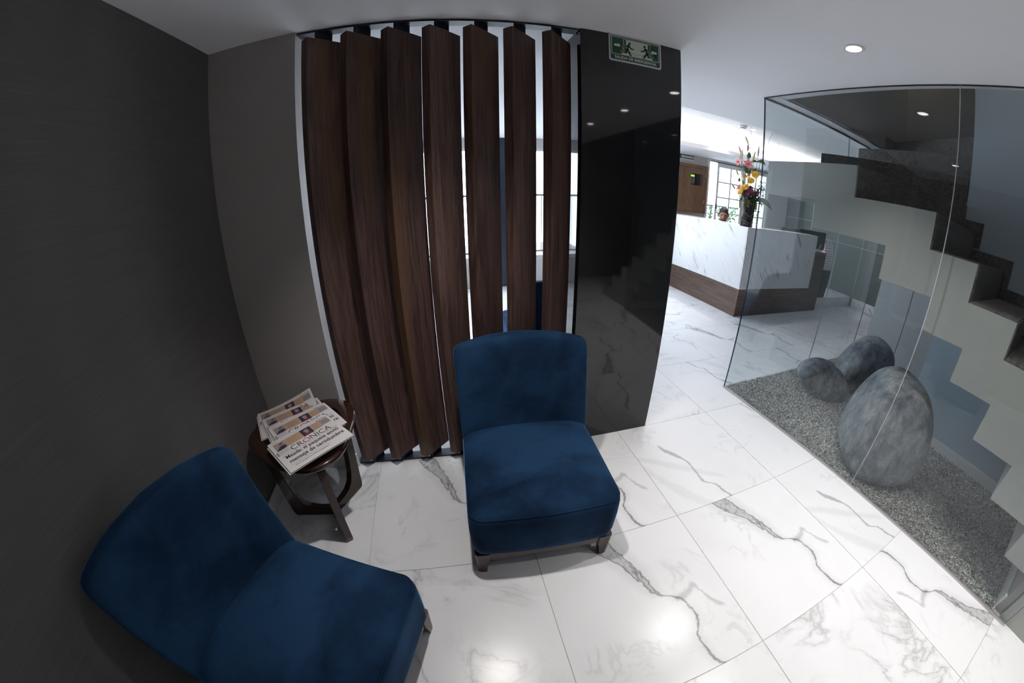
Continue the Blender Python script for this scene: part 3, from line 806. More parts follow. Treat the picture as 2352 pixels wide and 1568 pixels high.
# ---- boulders
def boulder(c, r, tilt, rz, seed, label, fl=.06, top=0.0):
    rr = np.random.default_rng(seed); K = [(rr.normal(0, 1, 3), rr.uniform(0, 6.28), rr.uniform(.02, .05)) for _ in range(14)]
    bm = bmesh.new(); bmesh.ops.create_icosphere(bm, subdivisions=5, radius=1)
    M = Matrix.Rotation(rz, 3, 'Z') @ Matrix.Rotation(tilt, 3, 'Y')
    for v in bm.verts:
        p = np.array(v.co); p = p / (np.abs(p) ** 2.5).sum() ** .4; d = 1 + sum(a * sin(float(k @ p) * 1.5 + ph) for k, ph, a in K) * .7
        q = Vector((p[0] * r[0], p[1] * r[1], p[2] * r[2])) * d
        q.x *= 1 - top * q.z / r[2]; q.y *= 1 - top * q.z / r[2]
        q = M @ q
        if q.z < -c[2] + .012: q.z = -c[2] + .012
        v.co = q
    vf = frombm(bm)
    o = obj('boulder', vf, 'rock', None, True, world=False); o.location = c
    return tag(o, label, 'rock', 'boulders on the gravel')
boulder((2.825, .735, .35), (.290, .375, .42), -.10, -.9, 5, 'largest grey boulder, egg shaped, in front on the gravel', top=.12)
boulder((3.30, 1.585, .145), (.262, .20, .165), .42, -.83, 8, 'smallest grey boulder lying at the left near the glass corner', top=.05)
boulder((3.86, 1.43, .25), (.275, .27, .335), .40, -.85, 11, 'tall grey boulder leaning behind the other two', top=.08)

# ---- blue velvet lounge chairs (front at local -y, origin on the floor at the middle of the front edge)
def make_chair(label, loc, rz):
    t = thing('lounge_chair', label, 'chair', loc, rz, 'blue velvet lounge chairs')
    HW, D = .321, .615
    def ring(w, y0, y1, z, r, bow=0.0, n=10):
        pts = []
        base = rrect(2 * w, y1 - y0, r, n, 0, (y0 + y1) / 2)
        # densify straight edges a little
        out = []
        for i, p in enumerate(base):
            q = base[(i + 1) % len(base)]; L = hypot(q[0] - p[0], q[1] - p[1]); m = 6 if L > .1 else 1
            for k in range(m): out.append((p[0] + (q[0] - p[0]) * k / m, p[1] + (q[1] - p[1]) * k / m))
        for x, y in out:
            yy = y - bow * (1 - (x / w) ** 2) * (1 if y < (y0 + y1) / 2 else 0)
            pts.append((x, yy, z))
        return pts
    R = []
    for w, y0, z, r, bow in ((.285, .035, .150, .05, .004), (.306, .013, .152, .05, .008), (.316, .004, .165, .052, .010), (HW, 0, .20, .054, .012), (HW + .003, -.002, .30, .055, .014),
                             (HW + .002, -.001, .375, .055, .014), (HW - .001, .002, .396, .055, .013), (HW - .004, .005, .402, .054, .012)):
        R.append(ring(w, y0, D, z, r, bow))
    for s, dz in ((.965, .012), (.90, .022), (.78, .031), (.6, .039), (.38, .044), (.15, .046), (.02, .0465)):
        c = Vector((0, .30)); R.append([(x * s, .30 + (y - .30) * s, .402 + dz) for x, y, z in R[7]])
    obj('seat', loft(R), 'velvet', t, True, world=False)
    pp = [(x, y, z + .001) for x, y, z in R[7]]
    obj('piping', tube([p for p in pp if p[1] < .55], .0028, 6), 'velvet', t, True, world=False)
    # backrest: horizontal sections, bent to the sitter, leaning back
    N = 44
    def sect(tz, shrink=0.0, th=.092):
        hw = .322 + .012 * min(1, max(0, (tz - .4) / .45)) - shrink
        yc = .560 + .118 * (tz - .40) / .45
        pts = []
        for k in range(N):
            a = 2 * pi * k / N; n = 5.0
            cx, sy = cos(a), sin(a)
            x = hw * math.copysign(abs(cx) ** (2 / n), cx); y = (th / 2 - shrink * .9) * math.copysign(abs(sy) ** (2 / n), sy)
            f = 1 - (x / hw) ** 2
            up = max(0, (tz - .45) / .40)
            pts.append((x, yc + y + (.072 - .020 * min(1, up)) * f, tz + .032 * f * up ** 2))
        return pts
    S = [sect(.16, .02), sect(.17), sect(.30), sect(.40), sect(.50), sect(.60), sect(.70), sect(.79), sect(.818, .001), sect(.832, .004), sect(.841, .010), sect(.846, .020), sect(.848, .034)]
    obj('backrest', loft(S), 'velvet', t, True, world=False)
    # wooden plinth frame and tapered feet
    fr = [box((-.304, .012, .105), (.304, .040, .151)), box((-.304, .60, .105), (.304, .628, .151)), box((-.304, .040, .105), (-.276, .60, .151)), box((.276, .040, .105), (.304, .60, .151))]
    obj('base_frame', join(*fr), 'leg_wood', t, world=False)
    for sx in (-1, 1):
        for yy, s in ((.004, 1), (.632, -1)):
            q = lambda i, j, z: (sx * (.314 - i), yy + s * j, z)
            rings = []
            for z, a in ((0, .036), (.003, .040), (.06, .050), (.105, .062), (.1515, .064)):
                off = .006 * (1 - z / .15)
                pl_ = [(off, off + .014), (off + .004, off + .005), (off + .014, off), (off + a, off), (off + a, off + a), (off, off + a)]
                rings.append([q(i, j, z) for i, j in pl_])
            obj('leg', loft(rings), 'leg_wood', t, world=False)
    return t
chA = make_chair('blue velvet armless lounge chair standing in front of the wooden screen and pillar', (.3145, .8705, 0), radians(-3.1))
dup(chA, (-.3175, .370, 0), radians(69.0), 'blue velvet armless lounge chair in dim light against the dark wall')
dup(chA, (.86, 3.30, 0), radians(178), 'blue velvet lounge chair glimpsed through the slats in the room behind')

# ---- side table with three loop legs and a glass inset
tb = thing('side_table', 'dark stained three-legged side table with a glass inset, holding newspapers', 'table', (-.755, 1.385, 0))
CT = Vector((-.765, 1.405)); CF = Vector((-.748, 1.355)); ZTOP = .545
def tri(r0, amp, n=72, off=0.0):
    out = []
    for k in range(n):
        a = 2 * pi * k / n
        out.append((r0 + amp * cos(3 * (a - radians(60))) + off, a))
    return out
def tri_ring(r0, amp, z, off=0.0):
    return [(CT.x + r * cos(a), CT.y + r * sin(a), z) for r, a in tri(r0, amp, off=off)]
RO, AO, RI, AI = .282, .030, .205, .018
rim = [tri_ring(RI, AI, ZTOP - .036), tri_ring(RO, AO, ZTOP - .038, -.016), tri_ring(RO, AO, ZTOP - .028, -.004), tri_ring(RO, AO, ZTOP - .014, 0), tri_ring(RO, AO, ZTOP - .004, -.003), tri_ring(RO, AO, ZTOP, -.009),
       tri_ring(RI, AI, ZTOP, .006), tri_ring(RI, AI, ZTOP - .002, 0), tri_ring(RI, AI, ZTOP - .036, 0)]
obj('top_rim', loft(rim, False), 'table_wood', tb, True, auto=radians(50))
obj('glass_inset', loft([tri_ring(RI, AI, ZTOP - .014, -.0005), tri_ring(RI, AI, ZTOP - .007, -.0005)]), 'tablet', tb)
prof_out = [(0, .0), (.225, .0), (.240, .008), (.247, .03), (.292, .50), (.292, .508)]
prof_in = [(.240, .508), (.222, .36), (.204, .22), (.188, .14), (.165, .09), (.13, .063), (.07, .05), (0, .05)]
for k, az in enumerate((-60, 180, 60)):
    d = Vector((cos(radians(az)), sin(radians(az)))); nrm = Vector((-d.y, d.x))
    poly = prof_out + prof_in; V = []
    for s in (-.019, .019):
        for r, z in poly:
            c = CF.lerp(CT, z / ZTOP) + d * r + nrm * s
            V.append((c.x, c.y, z))
    n = len(poly); F = [tuple(range(n)), tuple(range(2 * n - 1, n - 1, -1))] + [(i, (i + 1) % n, n + (i + 1) % n, n + i) for i in range(n)]
    bm = bmesh.new(); vv = [bm.verts.new(p) for p in V]
    for f in F: bm.faces.new([vv[i] for i in f])
    bmesh.ops.recalc_face_normals(bm, faces=bm.faces)
    bmesh.ops.bevel(bm, geom=[e for e in bm.edges if len(e.link_faces) == 2 and e.calc_face_angle(0) > .9], offset=.003, segments=2, affect='EDGES')
    obj('leg', frombm(bm), 'table_wood', tb)

# ---- newspapers
def make_paper(label, loc, rz, curl=0.0):
    t = thing('newspaper', label, 'newspaper', loc, rz, 'newspapers fanned out on the side table')
    def surf(x, y):
        u = min(1, max(0, (x + .165) / .33)); v = min(1, max(0, (y + .13) / .26))
        return .0045 * sin(pi * u) * .4 + curl * (u ** 2.2) * (v ** 1.5) + .0035 * max(0, u - .8) / .2 * cos(pi * (v - .5))
    def sheet(w, h, th, z0, dx=0, dy=0):
        nu, nv = 22, 12
        def f(top):
            def fn(i, j):
                x = -w / 2 + w * i + dx; y = -h / 2 + h * j + dy
                e = min(1, (1 - i) * w / .012) ** .5 * min(1, j * h / .010) ** .5      # rounded fold at right and bottom edge
                e = max(.15, e)
                zz = z0 + surf(x, y)
                return (x, y, zz + (th / 2) + (th / 2 * e if top else -th / 2 * e))
            return fn
        a, b = grid(f(True), nu, nv), grid(f(False), nu, nv)
        V = a[0] + b[0]; k = len(a[0]); F = list(a[1]) + [tuple(q + k for q in r[::-1]) for r in b[1]]
        ed = [i for i in range(nu + 1)] + [j * (nu + 1) + nu for j in range(1, nv + 1)] + [nv * (nu + 1) + i for i in range(nu - 1, -1, -1)] + [j * (nu + 1) for j in range(nv - 1, 0, -1)]
        for i, p in enumerate(ed):
            q = ed[(i + 1) % len(ed)]; F.append((p, q, q + k, p + k))
        return V, F
    obj('front_page', sheet(.33, .26, .0075, .0045), 'paper', t, True, world=False, auto=radians(60))
    obj('inner_pages', sheet(.325, .252, .0042, .0, -.010, -.004), 'paper', t, True, world=False, auto=radians(60))
    zt = lambda x, y: .0045 + .0075 + surf(x, y) + .0006
    def block(name, x0, x1, y0, y1, mat, lift=0):
        n = 4
        g_ = grid(lambda i, j: (x0 + (x1 - x0) * i, y0 + (y1 - y0) * j, zt(x0 + (x1 - x0) * i, y0 + (y1 - y0) * j) + lift), n, n)
        return obj(name, g_, mat, t, world=False)
    block('printed_photo', -.147, -.088, .040, .102, 'photo_mid')
    def blob(cx_, cy_, rx, ry, mat, lift):
        ring_ = [(cx_ + rx * cos(2 * pi * k / 18), cy_ + ry * sin(2 * pi * k / 18)) for k in range(18)]
        obj('printed_figure', ([(x, y, zt(x, y) + lift) for x, y in ring_], [tuple(range(18))]), mat, t, world=False)
    blob(-.113, .054, .020, .014, 'photo_dark', .0003); blob(-.112, .079, .0075, .0095, 'photo_skin', .0004); blob(-.112, .085, .008, .006, 'photo_dark', .0005); blob(-.134, .047, .011, .0065, 'photo_dark', .0003)
    block('tan_box', -.087, -.004, .040, .102, 'ink_tan')
    block('printed_photo', -.003, .053, .040, .102, 'photo_dark'); blob(.025, .049, .018, .0085, 'photo_red', .0003); blob(.025, .070, .010, .013, 'photo_skin', .0004); blob(.025, .081, .013, .009, 'photo_mid', .0005)
    block('tan_box', .054, .104, .044, .102, 'ink_tan'); block('text_column', .105, .152, .050, .098, 'ink_grey'); block('red_rule', .094, .152, .104, .1075, 'ink_red', .0002)
    for i in range(8):
        y_ = .046 + i * .0064; block('text_line', -.082, -.082 + .066 * (.7 + .3 * ((i * 37) % 10) / 10), y_, y_ + .0018, 'ink_grey', .0003)
        block('text_line', .058, .058 + .042 * (.7 + .3 * ((i * 53) % 10) / 10), y_ + .002, y_ + .0038, 'ink_grey', .0003)
    block('top_rule', -.150, .152, .1135, .1143, 'ink_grey'); block('red_rule', -.148, -.118, .1095, .1115, 'ink_red')
    for i in range(5): block('text_line', -.148, -.096, .033 - i * .0062, .0346 - i * .0062, 'ink_grey')
    block('barcode', -.160, -.150, .004, .034, 'ink_grey', .0002)
    block('rule', -.145, .150, -.0105, -.0093, 'ink'); block('rule', -.140, .060, -.0925, -.0915, 'ink')
    def T(nm, s, size, mat, x, y, w, bold):
        o = fit_text(nm, s, size, mat, t, Matrix.Translation((x, y, 0)), w, bold)
        for v in o.data.vertices: v.co.z = zt(v.co.x, v.co.y) + .0004
        return o
    T('masthead', 'CR', .050, 'ink', -.090, -.004, .062, -.0004); T('masthead_letter', 'Ó', .046, 'ink_red', -.025, -.004, .036, -.0004); T('masthead', 'NICA', .050, 'ink', .016, -.004, .108, -.0004)
    T('headline', 'Meade: el paquete envió', .034, 'ink', -.136, -.040, .278, .0004)
    T('headline', 'mensaje de certidumbre', .034, 'ink', -.136, -.078, .284, .0004)
    T('subline', 'Mortal accidente en la México-Querétaro', .014, 'ink_grey', -.126, -.110, .175, 0)
    return t
make_paper('topmost newspaper of the fan, its big headline fully readable', (-.676, 1.258, ZTOP + .0375), radians(45))
make_paper('second newspaper of the fan, tucked under the topmost one', (-.735, 1.391, ZTOP + .0255), radians(41))
make_paper('third newspaper of the fan, between the second and the rearmost', (-.82, 1.474, ZTOP + .0130), radians(36))
make_paper('rearmost newspaper of the fan, its corner curling up against the wall', (-.890, 1.53, ZTOP + .0005), radians(30), .05)

# ---- reception desk
dk = thing('reception_desk', 'white marble reception desk on a walnut base', 'desk', (3.967, 3.577, 0))
obj('front_base', box((3.977, 3.587, 0), (6.16, 3.617, .413)), 'desk_wood', dk)
obj('front_wood', box((5.772, 3.587, .413), (6.16, 3.617, 1.02)), 'desk_wood', dk)
W2 = wood('walnut_desk_side', (.045, .027, .021), (.118, .077, .060), (.21, .145, .115), 1, .4, 60)
obj('side_base', box((3.977, 3.617, 0), (4.007, 5.74, .413)), W2, dk)
obj('side_wood', box((6.13, 3.617, 0.197), (6.16, 4.15, 1.02)), W2, dk)
obj('front_marble', bevbox((3.967, 3.577, .413), (5.772, 3.60, 1.294), .0015, 1), 'desk_marble', dk)
obj('side_marble', bevbox((3.967, 3.6, .413), (3.99, 5.745, 1.294), .0015, 1), 'desk_marble', dk)
obj('ledge', prism([(3.99, 3.6), (5.772, 3.6), (5.772, 3.80), (4.28, 3.80), (4.28, 5.745), (3.99, 5.745)], 1.264, 1.2935), 'desk_marble', dk)
obj('worktop', prism([(3.995, 3.62), (6.13, 3.62), (6.13, 4.15), (4.36, 4.15), (4.36, 5.74), (3.995, 5.74)], .93, .96), 'desk_wood', dk)

# ---- monitors
def monitor(loc, rz, w, h, label):
    t = thing('monitor', label, 'monitor', loc, rz)
    obj('screen_back', bevbox((-w / 2, -.022, .10), (w / 2, .022, .10 + h), .008, 2), 'black', t, world=False)
    obj('stand_neck', bevbox((-.025, .012, .02), (.025, .040, .22), .004, 1), 'black', t, world=False)
    obj('stand_base', bevbox((-.12, -.09, .0), (.12, .10, .018), .006, 2), 'black', t, world=False)
    return t
monitor((5.42, 3.93, .9605), radians(4), .50, .285, 'flat black monitor whose top edge shows behind the marble desk front')
monitor((5.93, 3.79, .9605), radians(-15), .62, .30, 'flat black monitor standing open at the right end of the desk')
bn = thing('waste_bin', 'black bin standing on the platform at the right end of the desk', 'bin', (6.47, 3.80, .1955))
obj('bin_body', loft([[(sx * w, sy * w, z) for sx, sy in ((-1, -1), (1, -1), (1, 1), (-1, 1))] for z, w in ((0, .105), (.005, .11), (.49, .128), (.50, .126))]), 'black', bn, world=False)
obj('bin_lid', bevbox((-.13, -.13, .5), (.13, .13, .512), .004, 1), 'black', bn, world=False)
bx = thing('paper_bag', 'white polka-dot paper bag standing on the black bin by the desk', 'bag', (6.49, 3.76, .7080), radians(-14))
obj('bag_body', loft([[(sx * w, sy * d, z) for sx, sy in ((-1, -1), (1, -1), (1, 1), (-1, 1))] for z, w, d in ((0, .105, .05), (.30, .108, .045), (.455, .11, .012))]), 'bag', bx, world=False)
obj('handle', tube([(-.045, -.004, .45), (-.04, -.006, .52), (0, -.006, .55), (.04, -.006, .52), (.045, -.004, .45)], .004, 6), 'base', bx, True, world=False)
ch_ = obj('charger', bevbox((-.025, -.02, 0), (.025, .02, .16), .006, 2), 'base', None, loc=(6.13, 3.70, 1.021), world=False)
tag(ch_, 'small white charger standing on the wooden end of the desk', 'charger')
cb = obj('cable', tube([(5.80, 3.64, 1.03), (5.9, 3.66, 1.03), (6.0, 3.67, 1.06), (6.09, 3.69, 1.12), (6.12, 3.70, 1.15)], .005, 6), 'base', loc=(5.8, 3.64, 1.03), smooth=True)
tag(cb, 'thin white cable running to the charger on the desk', 'cable')

# ---- cabinet and sign on the far wall
cabi = thing('wall_cabinet', 'walnut wall cabinet with a cut-out showing an alarm keypad', 'cabinet', (4.62, YF, 1.327))
cx0, cx1, cz0, cz1 = 4.26, 4.986, 1.327, 2.256
obj('frame', join(box((cx0, YF - .075, cz0), (cx0 + .06, YF, cz1)), box((cx1 - .06, YF - .075, cz0), (cx1, YF, cz1)), box((cx0 + .06, YF - .075, cz1 - .06), (cx1 - .06, YF, cz1)), box((cx0 + .06, YF - .075, cz0), (cx1 - .06, YF, cz0 + .04))), 'cab_wood', cabi)
hx0, hx1, hz0, hz1 = 4.56, 4.853, 1.864, 2.079
dx0, dx1, dz0, dz1 = cx0 + .063, cx1 - .063, cz0 + .043, cz1 - .063
do_ = obj('door', join(box((dx0, YF - .072, dz0), (dx1, YF - .05, hz0)), box((dx0, YF - .072, hz1), (dx1, YF - .05, dz1)), box((dx0, YF - .072, hz0), (hx0, YF - .05, hz1)), box((hx1, YF - .072, hz0), (dx1, YF - .05, hz1))), 'cab_wood', cabi)
for z_ in (cz0 + .2, cz1 - .22): obj('hinge', box((cx1 - .066, YF - .079, z_), (cx1 - .056, YF - .072, z_ + .06)), 'chrome', do_)
kp = obj('keypad', bevbox((4.565, YF - .045, 1.872), (4.70, YF - .012, 2.072), .004, 1), 'black', cabi)
obj('display', box((4.582, YF - .0465, 2.022), (4.672, YF - .0445, 2.056)), 'lcd', kp)
for r_ in range(5):
    for c_ in range(4): obj('key', box((4.580 + c_ * .026, YF - .048, 1.885 + r_ * .026), (4.598 + c_ * .026, YF - .0445, 1.902 + r_ * .026)), 'ink_grey', kp)
obj('inner_box', bevbox((4.715, YF - .045, 1.85), (4.83, YF - .012, 2.09), .003, 1), 'black', cabi)
s2 = thing('arrow_sign', 'white and green sign with a left arrow above the wall cabinet', 'sign', (4.50, YF, 2.374))
q = lambda poly, k: prism([(4.50 + x, 2.372 + z) for x, z in poly], YF - .004 - .0012 * k, YF - .004 - .0012 * (k - 1), 'y')
obj('plate', prism([(4.50 + x, 2.372 + z) for x, z in rrect(.36, .108, .008)], YF - .004, YF - .0005, 'y'), 'base', s2)
obj('green_field', q([(-.17, -.024), (.165, -.024), (.165, .047), (-.17, .047)], 1), 'sign_green', s2)
obj('arrow', q([(-.15, .012), (-.09, .045), (-.09, .028), (.15, .028), (.15, -.006), (-.09, -.006), (-.09, -.022)], 2), 'base', s2)

# ---- receptionist
def person():
    t = thing('person', 'person in black clothes with short dark hair, head bowed behind the reception desk', 'person', (4.38, 4.52, .195), radians(-43.8))
    J = {}; E_ = []
    def a(n, p, r): J[n] = (Vector(p), r)
    a('pelvis', (0, .34, .52), .125); a('waist', (0, .27, .68), .115); a('chest', (0, .17, .90), .125); a('upper', (0, .11, 1.02), .085); a('neck', (0, .065, 1.08), .054); a('skull', (0, .035, 1.15), .056)
    E_ += [('pelvis', 'waist'), ('waist', 'chest'), ('chest', 'upper'), ('upper', 'neck'), ('neck', 'skull')]
    for s, k in ((-1, 'r'), (1, 'l')):
        a('sh' + k, (s * .185, .11, 1.035), .064); a('el' + k, (s * .265, -.01, .83), .046); a('wr' + k, (s * .15, -.215, .81), .029); a('pa' + k, (s * .125, -.265, .805), .03)
        a('hi' + k, (s * .10, .30, .51), .09); a('kn' + k, (s * .14, -.13, .53), .062); a('an' + k, (s * .14, -.09, .09), .045); a('to' + k, (s * .155, -.23, .045), .038)
        E_ += [('upper', 'sh' + k), ('sh' + k, 'el' + k), ('el' + k, 'wr' + k), ('wr' + k, 'pa' + k), ('pelvis', 'hi' + k), ('hi' + k, 'kn' + k), ('kn' + k, 'an' + k), ('an' + k, 'to' + k)]
        for j, (dx, L) in enumerate(((-.028, .066), (-.010, .076), (.009, .072), (.027, .056))):
            a('f%d' % j + k, (s * .125 - dx * .9, -.305, .812), .0095); a('g%d' % j + k, (s * .125 - dx, -.305 - L * .55, .806), .0085); a('h%d' % j + k, (s * .125 - dx, -.305 - L * .9, .790), .007)
            E_ += [('pa' + k, 'f%d' % j + k), ('f%d' % j + k, 'g%d' % j + k), ('g%d' % j + k, 'h%d' % j + k)]
        a('t' + k, (s * .088, -.262, .800), .0105); a('u' + k, (s * .068, -.292, .795), .009); E_ += [('pa' + k, 't' + k), ('t' + k, 'u' + k)]
    names = list(J); me = bpy.data.meshes.new('body_skeleton'); me.from_pydata([J[n][0] for n in names], [(names.index(p), names.index(q)) for p, q in E_], [])
    o = bpy.data.objects.new('body_skeleton', me); COL.objects.link(o)
    o.modifiers.new('skin', 'SKIN'); sb = o.modifiers.new('sub', 'SUBSURF'); sb.levels = sb.render_levels = 1
    for v, n in zip(me.skin_vertices[0].data, names): v.radius = (J[n][1], J[n][1] * (1.35 if n in () else 1)); v.use_root = n == 'pelvis'
    for n, r in (('chest', (.165, .11)), ('waist', (.14, .10)), ('pelvis', (.155, .12)), ('upper', (.13, .075))): me.skin_vertices[0].data[names.index(n)].radius = r
    body = bpy.data.meshes.new_from_object(o.evaluated_get(bpy.context.evaluated_depsgraph_get()))
    V = [tuple(v.co) for v in body.vertices]; F = [tuple(p.vertices) for p in body.polygons]
    bpy.data.objects.remove(o)
    # head
    HC = Vector((0, 0, 1.19)); T = Matrix.Translation(HC) @ Matrix.Rotation(radians(10), 4, 'X')
    gs = lambda x, m, s: math.exp(-((x - m) / s) ** 2)
    def head(i, j, grow=0.0):
        ph = 2 * pi * i; th = pi * j
        sr = sin(th) ** .72 if th < pi / 2 else sin(th)
        ux, uy, uz = sr * sin(ph), -sr * cos(ph), cos(th)
        x, y, z = ux * .074, uy * .094, uz * .127
        low = max(0, -uz)
        x *= 1 - .26 * low ** 1.4; y = y * (1 - (.10 if uy < 0 else .35) * low ** 1.3) + (-.006 * low if uy < 0 else 0)
        if uy < 0:
            k = -uy
            y -= .020 * gs(x, 0, .011) * gs(z, -.030, .020) * k + .009 * gs(x, 0, .009) * gs(z, -.005, .022) * k
            y -= .005 * gs(z, .026, .012) * gs(abs(x), .03, .025) * k
            y += .009 * gs(abs(x), .031, .014) * gs(z, .006, .012) * k
            y -= .006 * gs(x, 0, .024) * gs(z, -.066, .010) * k - .004 * gs(x, 0, .02) * gs(z, -.085, .008) * k
            y -= .006 * gs(x, 0, .02) * gs(z, -.106, .014) * k
        else: y += .010 * gs(z, .03, .06) * uy
        x += math.copysign(.013, x) * gs(y, .012, .016) * gs(z, -.008, .026)          # ears
        q = Vector((x, y, z)); q = q * (1 + grow / .1)
        return tuple(T @ q)
    hv, hf = grid(head, 64, 44)
    k = len(V); V2 = V + hv; F2 = F + [tuple(q + k for q in f) for f in hf]
    b = obj('body', (V2, F2), ['cloth', 'skin'], t, True, world=False)
    for p in b.data.polygons:
        c = p.center
        if p.index >= len(F) or (c.z > 1.095 and abs(c.x) < .062 and c.y < .13) or (c.y < -.20 and .76 < c.z < .86): p.material_index = 1
    # hair cap, brows, eyes, lips
    def cap(i, j):
        ph = 2 * pi * i; front = (1 + cos(ph)) / 2
        lim = .485 - .165 * front ** 3.5 + .13 * (1 - front) ** 2 + .008 * sin(9 * ph)
        jj = j * lim
        p = head(i, jj, .0042 + .0016 * sin(23 * ph) * sin(31 * jj) + .002 * (1 - j))
        return p
    obj('hair', grid(cap, 64, 16), 'hair', b, True, world=False)
    for s in (-1, 1):
        obj('eyebrow', tube([tuple(T @ Vector((s * x, y, z))) for x, y, z in ((.014, -.094, .021), (.030, -.093, .026), (.047, -.083, .022))], [.004, .0055, .003], 6), 'hair', b, True, world=False)
        obj('eye', lathe([(.001, -.006), (.006, -.005), (.0085, 0), (.006, .005), (.001, .006)], 10, tuple(T @ Vector((s * .031, -.079, .006)))), 'hair', b, True, world=False)
    obj('lips', tube([tuple(T @ Vector(p)) for p in ((-.022, -.083, -.070), (0, -.0935, -.067), (.022, -.083, -.070))], [.002, .0055, .002], 6), 'skin_dark', b, True, world=False)
    return t
person()
oc = thing('office_chair', 'black office chair under the person behind the desk', 'chair', (4.72, 4.87, .195), radians(-43.8))
obj('seat', bevbox((-.24, -.26, .36), (.24, .22, .43), .03, 3), 'cloth', oc, True, world=False)
obj('backrest', bevbox((-.22, .20, .50), (.22, .26, .95), .025, 3), 'cloth', oc, True, world=False)
obj('back_bar', box((-.025, .20, .34), (.025, .235, .55)), 'black', oc, world=False)
obj('column', lathe([(.03, .10), (.03, .36)], 14), 'black', oc, True, world=False)
for k in range(5):
    a_ = 2 * pi * k / 5
    obj('foot', tube([(0, 0, .11), (.28 * cos(a_), .28 * sin(a_), .06), (.29 * cos(a_), .29 * sin(a_), .02)], [.025, .018, .02], 8), 'black', oc, True, world=False)

# ---- flower arrangement on the desk corner
BD = Vector((.738, .6747, 0)); BR = Vector((.6747, -.738, 0)); BC = Vector((4.075, 3.725, 0))
def bq(s, z, d=0.0): return BC + BR * s + BD * d + Vector((0, 0, z))
vz = thing('vase', 'tall dark ceramic vase with pale scratch lines on the desk corner', 'vase', (BC.x, BC.y, 1.2938))
obj('vase_body', lathe([(.001, 0), (.086, 0), (.090, .004), (.097, .20), (.104, .405), (.100, .407), (.094, .39), (.088, .30), (.001, .30)], 40), 'vase', vz, True, world=False, auto=radians(50))
for z0, z1, a0, a1 in ((.09, .05, 190, 250), (.21, .12, 192, 262), (.04, .03, 192, 240), (.28, .285, 195, 215), (.33, .31, 235, 262), (.15, .19, 255, 282)):
    pts = []
    for k in range(9):
        f = k / 8; z = z0 + (z1 - z0) * f; r = .0905 + (.104 - .0905) * z / .405; a = radians(a0 + (a1 - a0) * f); pts.append((r * cos(a), r * sin(a), z))
    obj('scratch_line', tube(pts, .0022, 5), 'vase_line', vz, True, world=False)
def orient(d):
    return Vector(d).normalized().to_track_quat('Z', 'Y').to_euler()
def petal_vf(L, Wd, rec, cup=.2, n=7):
    def f(i, j):
        u = j; w = Wd * (sin(pi * min(1, u * .97 + .03)) ** .8) * (1 - .25 * u); x = (i - .5) * w
        ang = rec * u * u
        return (x, L * u * cos(ang * .6) * .8 + .004, L * (.55 * u - .75 * rec * u * u * .6) + cup * abs(x) * 1.2)
    return grid(f, 4, n)
def stem_to(root, p0, p1, r=.0035):
    m = p0.lerp(p1, .5) + Vector((0, 0, .02))
    Mi = Matrix.Translation(p1) @ root.rotation_euler.to_matrix().to_4x4(); Mi.invert()
    pts = [tuple(Mi @ q) for q in (p0, p0.lerp(m, .6), m.lerp(p1, .5), p1)]
    obj('stem', tube(pts, r, 6), 'leaf', root, True, world=False)
MOUTH = lambda s: bq(max(-.06, min(.06, s * .4)), 1.64)
def lily(s, z, d, dirv, size, label):
    p = bq(s, z, d); t = thing('lily', label, 'flower', p); t.rotation_euler = orient(dirv)
    me = None
    for k in range(6):
        if me is None: q = obj('petal', petal_vf(size, size * .42, .9), 'pink', t, True, world=False); me = q.data
        else: q = obj('petal', me, None, t)
        q.rotation_euler = (0, 0, 2 * pi * k / 6 + (.05 if k % 2 else 0))
    obj('stamens', join(*[tube([(0, 0, 0), (.012 * cos(a), .012 * sin(a), size * .35), (.02 * cos(a), .02 * sin(a), size * .55)], .0022, 5) for a in np.linspace(0, 5.2, 6)]), 'budgreen', t, True, world=False)
    stem_to(t, MOUTH(s), p); return t
tow = -BD
lily(-.045, 2.155, -.03, (tow.x, tow.y, .45), .105, 'large open pink lily in the middle of the bouquet')
lily(-.175, 2.175, 0, (tow.x - .9, tow.y + .8, .6), .085, 'pink lily turned sideways at the upper left of the bouquet')
lily(-.140, 1.815, -.02, (tow.x - .8, tow.y + .6, .3), .08, 'small pink lily low at the left above the yellow blooms')
def bud(s, z, d, L, lean, mat, label):
    p = bq(s, z, d); t = thing('lily_bud', label, 'flower bud', p); t.rotation_euler = orient(Vector((0, 0, 1)) + BR * lean)
    prof = [(.001, -L * .5), (.008, -L * .42), (.015, -L * .2), (.016, 0), (.012, L * .25), (.006, L * .42), (.001, L * .5)]
    obj('bud', lathe(prof, 10), mat, t, True, world=False)
    stem_to(t, MOUTH(s), p, .003)
bud(-.083, 2.49, 0, .15, -.45, 'budgreen', 'pale green lily bud at the very top of the bouquet')
bud(-.062, 2.40, .01, .14, 0, 'pinkpale', 'pale pink lily bud just below the topmost bud')
bud(-.172, 2.345, 0, .15, -.35, 'pinkpale', 'pink lily bud highest on the left side of the bouquet')
bud(-.140, 2.30, -.01, .14, 0, 'budgreen', 'green lily bud beside the pink bud on the upper left')
bud(.085, 2.35, 0, .17, .05, 'pinkpale', 'pink lily bud on the right near the glass edge')
bud(.028, 2.28, -.01, .16, .25, 'budgreen', 'greenish white lily bud right above the open lily')
bud(-.110, 1.975, -.02, .16, -.45, 'budgreen', 'long cream lily bud left of the yellow gerbera')
bud(-.195, 2.03, 0, .10, -.5, 'budgreen', 'thin green bud standing out left in front of the door')
bud(-.235, 1.83, 0, .11, -.8, 'pinkpale', 'pink-tipped bud furthest left in the bouquet')
